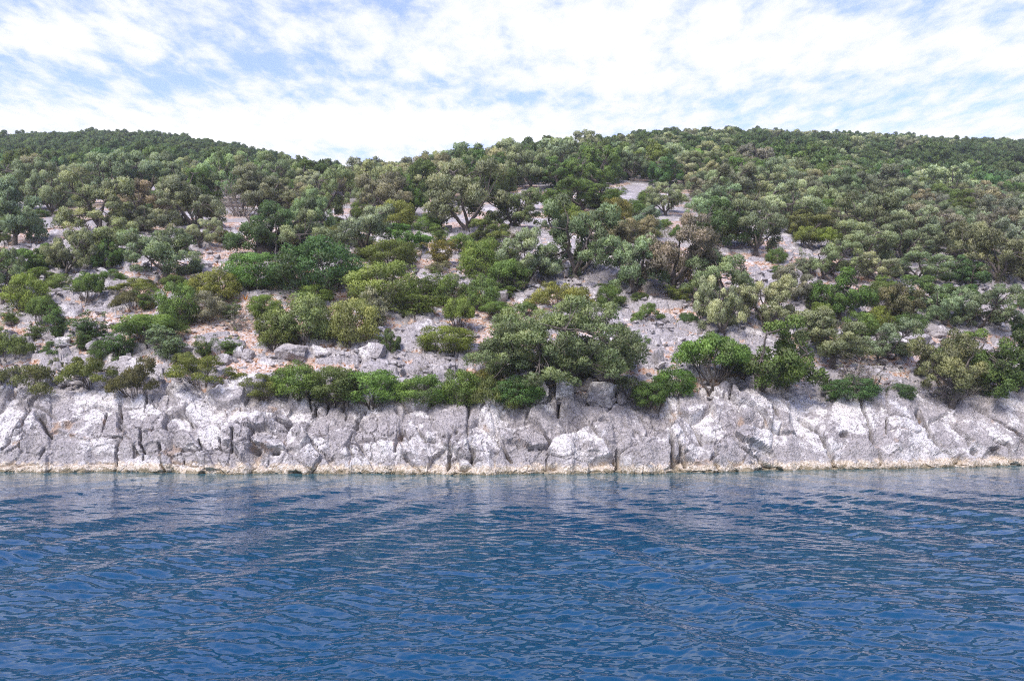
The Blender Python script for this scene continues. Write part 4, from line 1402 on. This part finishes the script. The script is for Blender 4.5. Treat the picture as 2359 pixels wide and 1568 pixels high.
# the slope goes on beyond both sides of the frame
for _ in range(1500):
    u = float(rf.choice([-1, 1]) * rf.uniform(.66, 1.0))
    dd = float(1.2 + 24 * rf.random())
    x = u * (float(lip_d(u)) + dd)
    size = float(rf.uniform(1.6, 4.2))
    if not crowd(x, float(lip_d(u)) + dd, size * 1.15):
        wood.append((dd, u, x, float(lip_d(u)) + dd, float(ground_ud(u, dd)), size, size * .8, -999., 0.))
wood.sort()
spot = []
n_olive = n_oak = 0
for dd, u, x, d, z, size, hgt, fx_, fy_ in wood:
    left_hill = dd > 66 and fx_ < 352
    crest = dd < 75 and fx_ < 700
    patchy = float(fbm(np.array([x * .03]), np.array([d * .03]), np.array([0.]), 2, 55)[0])
    if left_hill:
        p_ol = .0
    elif dd < 75:
        p_ol = .80 + .4 * patchy
    else:
        p_ol = .42 + 1.0 * patchy + (.15 if fx_ < 720 else 0) - (.1 if dd > 130 else 0)
    is_ol = rf.random() < p_ol
    inframe = -10 < fx_ < 1034
    visible = inframe
    if inframe:                                   # behind the near crest nothing of it is seen
        dq = _ds[(_ds < dd - 2)]
        eq = e_at(np.full(dq.shape, u), dq) if len(dq) else np.array([-9.])
        visible = (z + hgt - CAM_H) / d > eq.max()
    tint = (rf.choice(['g', 'G', 's', 'b'], p=[.45, .3, .15, .1]) if is_ol else rf.choice(['d', 'D', 'm', 'o'], p=[.45, .2, .2, .15]))
    far = dd > 62
    if left_hill:
        tint = rf.choice(['d', 'D', 'm'], p=[.45, .4, .15])
    st_ = ('farolive' if far else 'olive') if is_ol else ('faroak' if far else 'oak')
    if visible and ((is_ol and n_olive < 225) or (not is_ol and n_oak < 262)):
        if is_ol:
            n_olive += 1
        else:
            n_oak += 1
        if left_hill:
            zone, where = 'left', 'on the dark hill at the left behind the nearer slope'
        elif crest:
            zone, where = 'crest', 'crowded on the near crest between the two hills'
        elif dd < 75:
            zone, where = 'right', 'crowded on the right-hand slope above the rocky gaps'
        else:
            zone, where = 'top', 'in the wood near the top of the main hill'
        tone = {'g': 'grey-green', 'G': 'pale grey-green', 's': 'brownish grey', 'b': 'bluish grey-green', 'd': 'dark green', 'D': 'blackish green', 'm': 'mid green', 'o': 'brown-green'}[str(tint)]
        lab = (tone + ' bushy tree ' if is_ol else tone + ' bushy tree ') + where
        grp = ('grey-green' if is_ol else 'dark green') + ' trees ' + where
        own = beside(tone + ' tree', fx_, fy_ - hp * .5) if dd < 75 and inframe else None
        plant(st_, x, d, z - .08, size, hgt, tint, own or lab, grp)
    else:
        spot.append((x, d, z - .1, size, hgt, 0 if (is_ol and not left_hill) else 1))


def far_wood(pts):
    """the rest of the wood, one mass: crowns set on points by geometry nodes"""
    src = {'farolive': VAR['farolive'][:2], 'faroak': VAR['faroak'][:2]}
    holders = [o for o in C.objects if o.type == 'MESH' and o.data in [VAR['farolive'][0][0], VAR['farolive'][1][0], VAR['faroak'][0][0], VAR['faroak'][1][0]]]
    pick = {}
    for o in holders:
        pick.setdefault(o.data.name, o)
    order = [VAR['farolive'][0], VAR['farolive'][1], VAR['faroak'][0], VAR['faroak'][1]]
    P = np.array(pts)
    n = len(P)
    var = (P[:, 5] * 2 + rf.integers(0, 2, n)).astype(int)
    me = bpy.data.meshes.new('far_wood')
    me.vertices.add(n)
    me.vertices.foreach_set('co', P[:, :3].astype(np.float32).ravel())
    sc_ = np.array([[p[3] / order[v][2], p[3] / order[v][2], p[4] / order[v][3]] for p, v in zip(P, var)], np.float32)
    a = me.attributes.new('size', 'FLOAT_VECTOR', 'POINT')
    a.data.foreach_set('vector', sc_.ravel())
    a = me.attributes.new('kind_of_tree', 'INT', 'POINT')
    a.data.foreach_set('value', var.astype(np.int32))
    a = me.attributes.new('turn', 'FLOAT', 'POINT')
    a.data.foreach_set('value', rf.uniform(0, 6.283, n).astype(np.float32))
    me.update()
    o = put(bpy.data.objects.new('far_wood', me), kind='stuff', label='far wood covering the upper slopes of the hills')
    ng = bpy.data.node_groups.new('far_wood', 'GeometryNodeTree')
    ng.interface.new_socket('Geometry', in_out='INPUT', socket_type='NodeSocketGeometry')
    ng.interface.new_socket('Geometry', in_out='OUTPUT', socket_type='NodeSocketGeometry')
    gi, go = ng.nodes.new('NodeGroupInput'), ng.nodes.new('NodeGroupOutput')
    join = ng.nodes.new('GeometryNodeJoinGeometry')

    def named(nm, ty):
        q = ng.nodes.new('GeometryNodeInputNamedAttribute')
        q.data_type = ty
        q.inputs['Name'].default_value = nm
        return q.outputs['Attribute']
    eu = ng.nodes.new('ShaderNodeCombineXYZ')
    ng.links.new(named('turn', 'FLOAT'), eu.inputs[2])
    er = ng.nodes.new('FunctionNodeEulerToRotation')
    ng.links.new(eu.outputs[0], er.inputs[0])
    for k in range(4):
        ob = pick.get(order[k][0].name)
        if ob is None:
            continue
        oi = ng.nodes.new('GeometryNodeObjectInfo')
        oi.inputs['Object'].default_value = ob
        oi.transform_space = 'ORIGINAL'
        sm = ng.nodes.new('GeometryNodeSetMaterial')
        sm.inputs['Material'].default_value = M_FAR if k < 2 else M_FAR_DARK
        ng.links.new(oi.outputs['Geometry'], sm.inputs['Geometry'])
        cm = ng.nodes.new('FunctionNodeCompare')
        cm.data_type = 'INT'
        cm.operation = 'EQUAL'
        ng.links.new(named('kind_of_tree', 'INT'), cm.inputs['A'] if False else [s for s in cm.inputs if s.name == 'A' and s.type == 'INT'][0])
        [s for s in cm.inputs if s.name == 'B' and s.type == 'INT'][0].default_value = k
        ip = ng.nodes.new('GeometryNodeInstanceOnPoints')
        ng.links.new(gi.outputs[0], ip.inputs['Points'])
        ng.links.new(cm.outputs[0], ip.inputs['Selection'])
        ng.links.new(sm.outputs[0], ip.inputs['Instance'])
        ng.links.new(er.outputs[0], ip.inputs['Rotation'])
        ng.links.new(named('size', 'FLOAT_VECTOR'), ip.inputs['Scale'])
        ng.links.new(ip.outputs[0], join.inputs[0])
    ng.links.new(join.outputs[0], go.inputs[0])
    md = o.modifiers.new('far_wood', 'NODES')
    md.node_group = ng


far_wood(spot)
print('wood', len(wood), 'olive', n_olive, 'oak', n_oak, 'rest', len(spot))

# low shrubs between the trees of the middle slope
nsh = 0
for _ in range(6000):
    u, dd = rf.uniform(-.68, .68), rf.uniform(9, 48)
    d = float(lip_d(u)) + dd
    x, z = u * d, float(ground_ud(u, dd))
    fx_, fy_ = to_frame(x, d, z)
    if any(((fx_ * 2.5 - a) / (1.3 * rx + 14)) ** 2 + ((fy_ * 2.5 - 8 - b_) / (1.3 * ry + 10)) ** 2 < 1 for a, b_, rx, ry in CLEAR):
        continue
    if dd < 34 and rf.random() < .72:
        continue
    if any(abs(fx_ - a) < .42 * w_ and abs(fy_ - 6 - b_) < .36 * w_ for a, b_, w_ in PLANTS):
        continue
    s = rf.uniform(.9, 2.1)
    if crowd(x, d, s * .9):
        continue
    st_ = str(rf.choice(['dome', 'scrub', 'sparse'], p=[.5, .2, .3]))
    ti = str(rf.choice(['m', 'v', 'o', 'd', 's', 'y'], p=[.3, .12, .18, .2, .12, .08]))
    word = {'m': 'mid green', 'v': 'bright green', 'o': 'brown-green', 'd': 'dark green', 's': 'greyish', 'y': 'yellow-green'}[ti]
    plant(st_, x, d, z - .04, s, s * rf.uniform(.5, .8) * (.7 if st_ == 'scrub' else 1.1), ti, beside(word + ' low shrub', fx_, fy_ - 6) or word + ' low shrub among the trees of the middle slope', 'low shrubs among the trees of the middle slope')
    nsh += 1
    if nsh >= 150:
        break
print('low shrubs', nsh)

# ---------------------------------------------------------------- spiky plants with yellow leaves
def spiky(seed):
    r = np.random.default_rng(seed)
    parts = []
    for i in range(16):
        a, lean = r.uniform(0, 6.283), r.uniform(.25, 1.1)
        L = r.uniform(.35, .6)
        t = np.linspace(0, 1, 5)
        out = np.sin(lean * t * 1.25) * L
        up = np.cos(lean * t) * L * t
        P = np.stack([np.cos(a) * out, np.sin(a) * out, up], -1)
        w = .028 * (1 - t ** 1.5) + .002
        sd = np.array([-math.sin(a), math.cos(a), 0])
        V = np.concatenate([P - sd * w[:, None], P + sd * w[:, None] + np.array([0, 0, .006])])
        F = np.array([[j, j + 5, j + 6, j + 1] for j in range(4)])
        parts.append((V, F))
    V, F = weld(parts)
    n = len(V)
    return np_mesh('spiky_plant', V, F, M_LEAF, {'leaf': r.random(n) * .9, 'lobe': np.full(n, .9)})


SPK = [spiky(i) for i in range(3)]
for i, (cx, base, s, colr, lab) in enumerate([
        (615, 752, 1.0, (.42, .20, .02), 'orange-yellow spiky plant on pale rock above the leafless grey bush'),
        (1195, 737, .7, (.40, .26, .03), 'yellow spiky plant left of the fallen grey boulder'),
        (1468, 747, .9, (.36, .27, .03), 'yellow-green spiky plant in the yellowish scrub thicket'),
        (1660, 838, .8, (.30, .30, .04), 'lime-yellow spiky plant on gravel right of the biggest shore tree'),
        (1342, 762, .7, (.28, .30, .04), 'lime-green spiky plant beside the small flat-topped shrub'),
        (1736, 836, .6, (.45, .30, .02), 'yellow spiky plant at the right side of the gravel clearing'),
        (1120, 812, .6, (.34, .24, .03), 'yellow-brown spiky plant beside the umbrella-shaped shrub'),
        (590, 828, .6, (.22, .28, .04), 'green spiky plant at the foot of the leafless grey bush')]):
    x, y, z = stand(cx / 2.5, base / 2.5)
    o = put(bpy.data.objects.new('spiky_plant', SPK[i % 3]), label=lab, cat='plant')
    o.location = (x, y, z)
    o.scale = (s, s, s)
    o.rotation_euler = (0, 0, i * 1.3)
    o.color = (*colr, 1)

# ---------------------------------------------------------------- stones
def hull(r, n=14, flat=.65):
    import bmesh
    bm = bmesh.new()
    d = r.normal(0, 1, (n, 3))
    d /= np.linalg.norm(d, axis=1)[:, None]
    d *= r.uniform(.75, 1.1, n)[:, None] * np.array([1, r.uniform(.65, .95), flat * r.uniform(.7, 1.2)])
    for p in d:
        bm.verts.new(p * .5)
    res = bmesh.ops.convex_hull(bm, input=bm.verts)
    bmesh.ops.delete(bm, geom=[g for g in res['geom_interior'] if isinstance(g, bmesh.types.BMVert)], context='VERTS')
    bmesh.ops.triangulate(bm, faces=bm.faces)
    bm.verts.index_update()
    V = np.array([v.co[:] for v in bm.verts])
    F = np.array([[v.index for v in f.verts] for f in bm.faces])
    bm.free()
    return V, F


def boulder(seed, sharp=.5, flat=.8):
    """a weathered block: hull cut fine, knocked and worn"""
    import bmesh
    r = np.random.default_rng(seed)
    V, F = hull(r, 16, flat)
    bm = bmesh.new()
    vs = [bm.verts.new(p) for p in V]
    for f in F:
        bm.faces.new([vs[k] for k in f])
    bmesh.ops.subdivide_edges(bm, edges=bm.edges, cuts=5, use_grid_fill=True)
    for _ in range(1):
        bmesh.ops.smooth_vert(bm, verts=bm.verts, factor=sharp, use_axis_x=True, use_axis_y=True, use_axis_z=True)
    bmesh.ops.triangulate(bm, faces=bm.faces)
    bm.verts.index_update()
    V = np.array([v.co[:] for v in bm.verts])
    F = np.array([[v.index for v in f.verts] for f in bm.faces])
    bm.free()
    n = V / (np.linalg.norm(V, axis=1)[:, None] + 1e-9)
    V = V + n * (.11 * fbm(V[:, 0] * 3 + seed, V[:, 1] * 3, V[:, 2] * 3, 3, seed, ridged=True) + .025 * fbm(V[:, 0] * 11, V[:, 1] * 11, V[:, 2] * 11, 3, seed))[:, None]
    return V, F


rs = np.random.default_rng(314)
ST = []
for i in range(10):
    V, F = hull(rs, 13, .6)
    ST.append((V, F, np_mesh('stone', V, F, M_SLOPE, {'rock': np.ones(len(V)), 'litter': np.zeros(len(V))}, smooth_shade=False)))
spots = []
while len(spots) < 9000:
    u, dd = rs.uniform(-.66, .66), 19 * rs.random() ** 1.1
    d = float(lip_d(u)) + dd
    z = float(ground_ud(u, dd))
    s = .07 + .75 * rs.random() ** 5
    spots.append((s, u * d, d, z, dd))
spots.sort(reverse=True)
X_, Y_, Z_, D_ = (np.array([q[i] for q in spots]) for i in (1, 2, 3, 4))
hh_, _ = relief(X_, Y_, Z_, D_)
allV, allF, kk = [], [], 0
for i, (s, x, y, z, dd) in enumerate(spots):
    zt = z + float(hh_[i]) * float(sstep(np.array(dd), -.3, .6)) + s * .10
    if i < 300:
        o = put(bpy.data.objects.new('stone', ST[i % 10][2]), hill_root)
        o.location = (x, y, zt)
        o.scale = (s * rs.uniform(.8, 1.3), s * rs.uniform(.7, 1.1), s * rs.uniform(.7, 1.2))
        o.rotation_euler = (rs.normal(0, .25) + .35, rs.normal(0, .25), rs.uniform(0, 6.28))
    else:
        V, F, _ = ST[i % 10]
        a = rs.uniform(0, 6.28)
        ca, sa = math.cos(a), math.sin(a)
        Rm = np.array([[ca, -sa, 0], [sa, ca, 0], [0, 0, 1]])
        allV.append((V * np.array([1.1, .9, .85]) * s) @ Rm.T + np.array([x, y, zt]))
        allF.append(F + kk)
        kk += len(V)
V = np.vstack(allV)
me = np_mesh('small_stones', V, np.vstack(allF), M_SLOPE, {'rock': np.ones(len(V)), 'litter': np.zeros(len(V))}, smooth_shade=False)
put(bpy.data.objects.new('small_stones', me), hill_root, kind='stuff')

BO = [(1250, 722, 752, 40, 'grey boulder lying on the slope left of the yellowish scrub thicket'),
      (735, 856, 898, 84, 'grey boulder under the big round grey-green bush'),
      (800, 868, 900, 46, 'rounded boulder in the shade between the two round bushes'),
      (940, 866, 905, 76, 'grey boulder below the paler round bush'),
      (1808, 962, 1006, 44, 'round weathered boulder under the bright umbrella tree'),
      (1602, 868, 903, 30, 'pointed stone standing on gravel right of the biggest shore tree'),
      (1648, 874, 930, 30, 'tall pointed stone standing in the gravel chute'),
      (1505, 978, 1028, 84, 'large grey standing boulder on the cliff top right of the biggest tree trunk'),
      (1408, 978, 1030, 46, 'upright grey boulder split from its neighbour by a dark crack'),
      (1340, 985, 1035, 60, 'pale slanting boulder under the left of the biggest shore tree'),
      (1556, 990, 1014, 24, 'small dark pointed stone beside the large standing boulder'),
      (1520, 915, 950, 74, 'grey tilted block in gravel at the right foot of the biggest shore tree'),
      (512, 652, 672, 44, 'flat pale stone on the left side of the red gravel patch'),
      (575, 665, 690, 40, 'pale block on the right side of the red gravel patch'),
      (160, 838, 862, 42, 'pale boulder between thin dark shrubs on the left slope'),
      (620, 872, 895, 36, 'upright pale stone among broken rock left of the mid green bush'),
      (598, 868, 892, 24, 'small pale stone leaning beside an upright one among broken rock'),
      (562, 880, 905, 36, 'grey rounded stone right of the narrow dark shrub'),
      (240, 856, 880, 50, 'white slab of rock below the loose dark shrubs'),
      (660, 728, 742, 26, 'small white stone at the lower left of the large dark mound'),
      (986, 756, 778, 30, 'dark grey block at the foot of the large light green dome'),
      (2010, 778, 800, 60, 'flat pale slab under the vivid multi-stemmed tree'),
      (2300, 835, 868, 70, 'smooth pale rock slab above the grey-green trees near the right edge'),
      (2335, 812, 838, 54, 'dark grey tilted block below the silvery tree near the right edge'),
      (100, 962, 985, 40, 'pale angular block on the shore rocks beside the left shore mound'),
      (1243, 880, 905, 44, 'grey low rock beside the left of the biggest shore tree')]
for i, (cx, top, base, w, lab) in enumerate(BO):
    x, y, z = stand(cx / 2.5, base / 2.5)
    k = y / 2.5 / FPX
    ww, hh = w * k * 1.1, (base - top) * k * 1.45
    V, F = boulder(500 + i, .3)
    V = V / np.ptp(V, axis=0) * np.array([ww, ww * .8, hh])
    V[:, 2] += hh * .22
    hr, _ = relief(np.array([x]), np.array([y]), np.array([z]), np.array([y - float(lip_d(x / y))]))
    o = put(bpy.data.objects.new('boulder', np_mesh('boulder', V, F, M_ROCK, {'seam': np.zeros(len(V))}, smooth_shade=False)), label=lab, cat='boulder')
    o.location = (x, y, z + max(float(hr[0]), 0) * .5)
    o.rotation_euler = (0, 0, rs.uniform(-.4, .4))

# ---------------------------------------------------------------- air: a thin sea haze over the bay and the hill
def build_haze():
    x0, x1, y0, y1, z0, z1 = -940., 940., -940., 640., -2.2, 165.
    V = np.array([(x, y, z) for x in (x0, x1) for y in (y0, y1) for z in (z0, z1)])
    F = np.array([(0, 1, 3, 2), (4, 6, 7, 5), (0, 4, 5, 1), (2, 3, 7, 6), (0, 2, 6, 4), (1, 5, 7, 3)])
    m = bpy.data.materials.new('haze')
    m.use_nodes = True
    nt = m.node_tree
    nt.nodes.clear()
    out = nn(nt, 'ShaderNodeOutputMaterial')
    vol = nn(nt, 'ShaderNodeVolumePrincipled')
    vol.inputs['Color'].default_value = (0.92, 0.95, 1.0, 1)
    vol.inputs['Density'].default_value = 0.00045
    vol.inputs['Anisotropy'].default_value = 0.2
    nt.links.new(vol.outputs[0], out.inputs['Volume'])
    put(bpy.data.objects.new('haze', np_mesh('haze', V, F, m, smooth_shade=False)), kind='stuff')


build_haze()
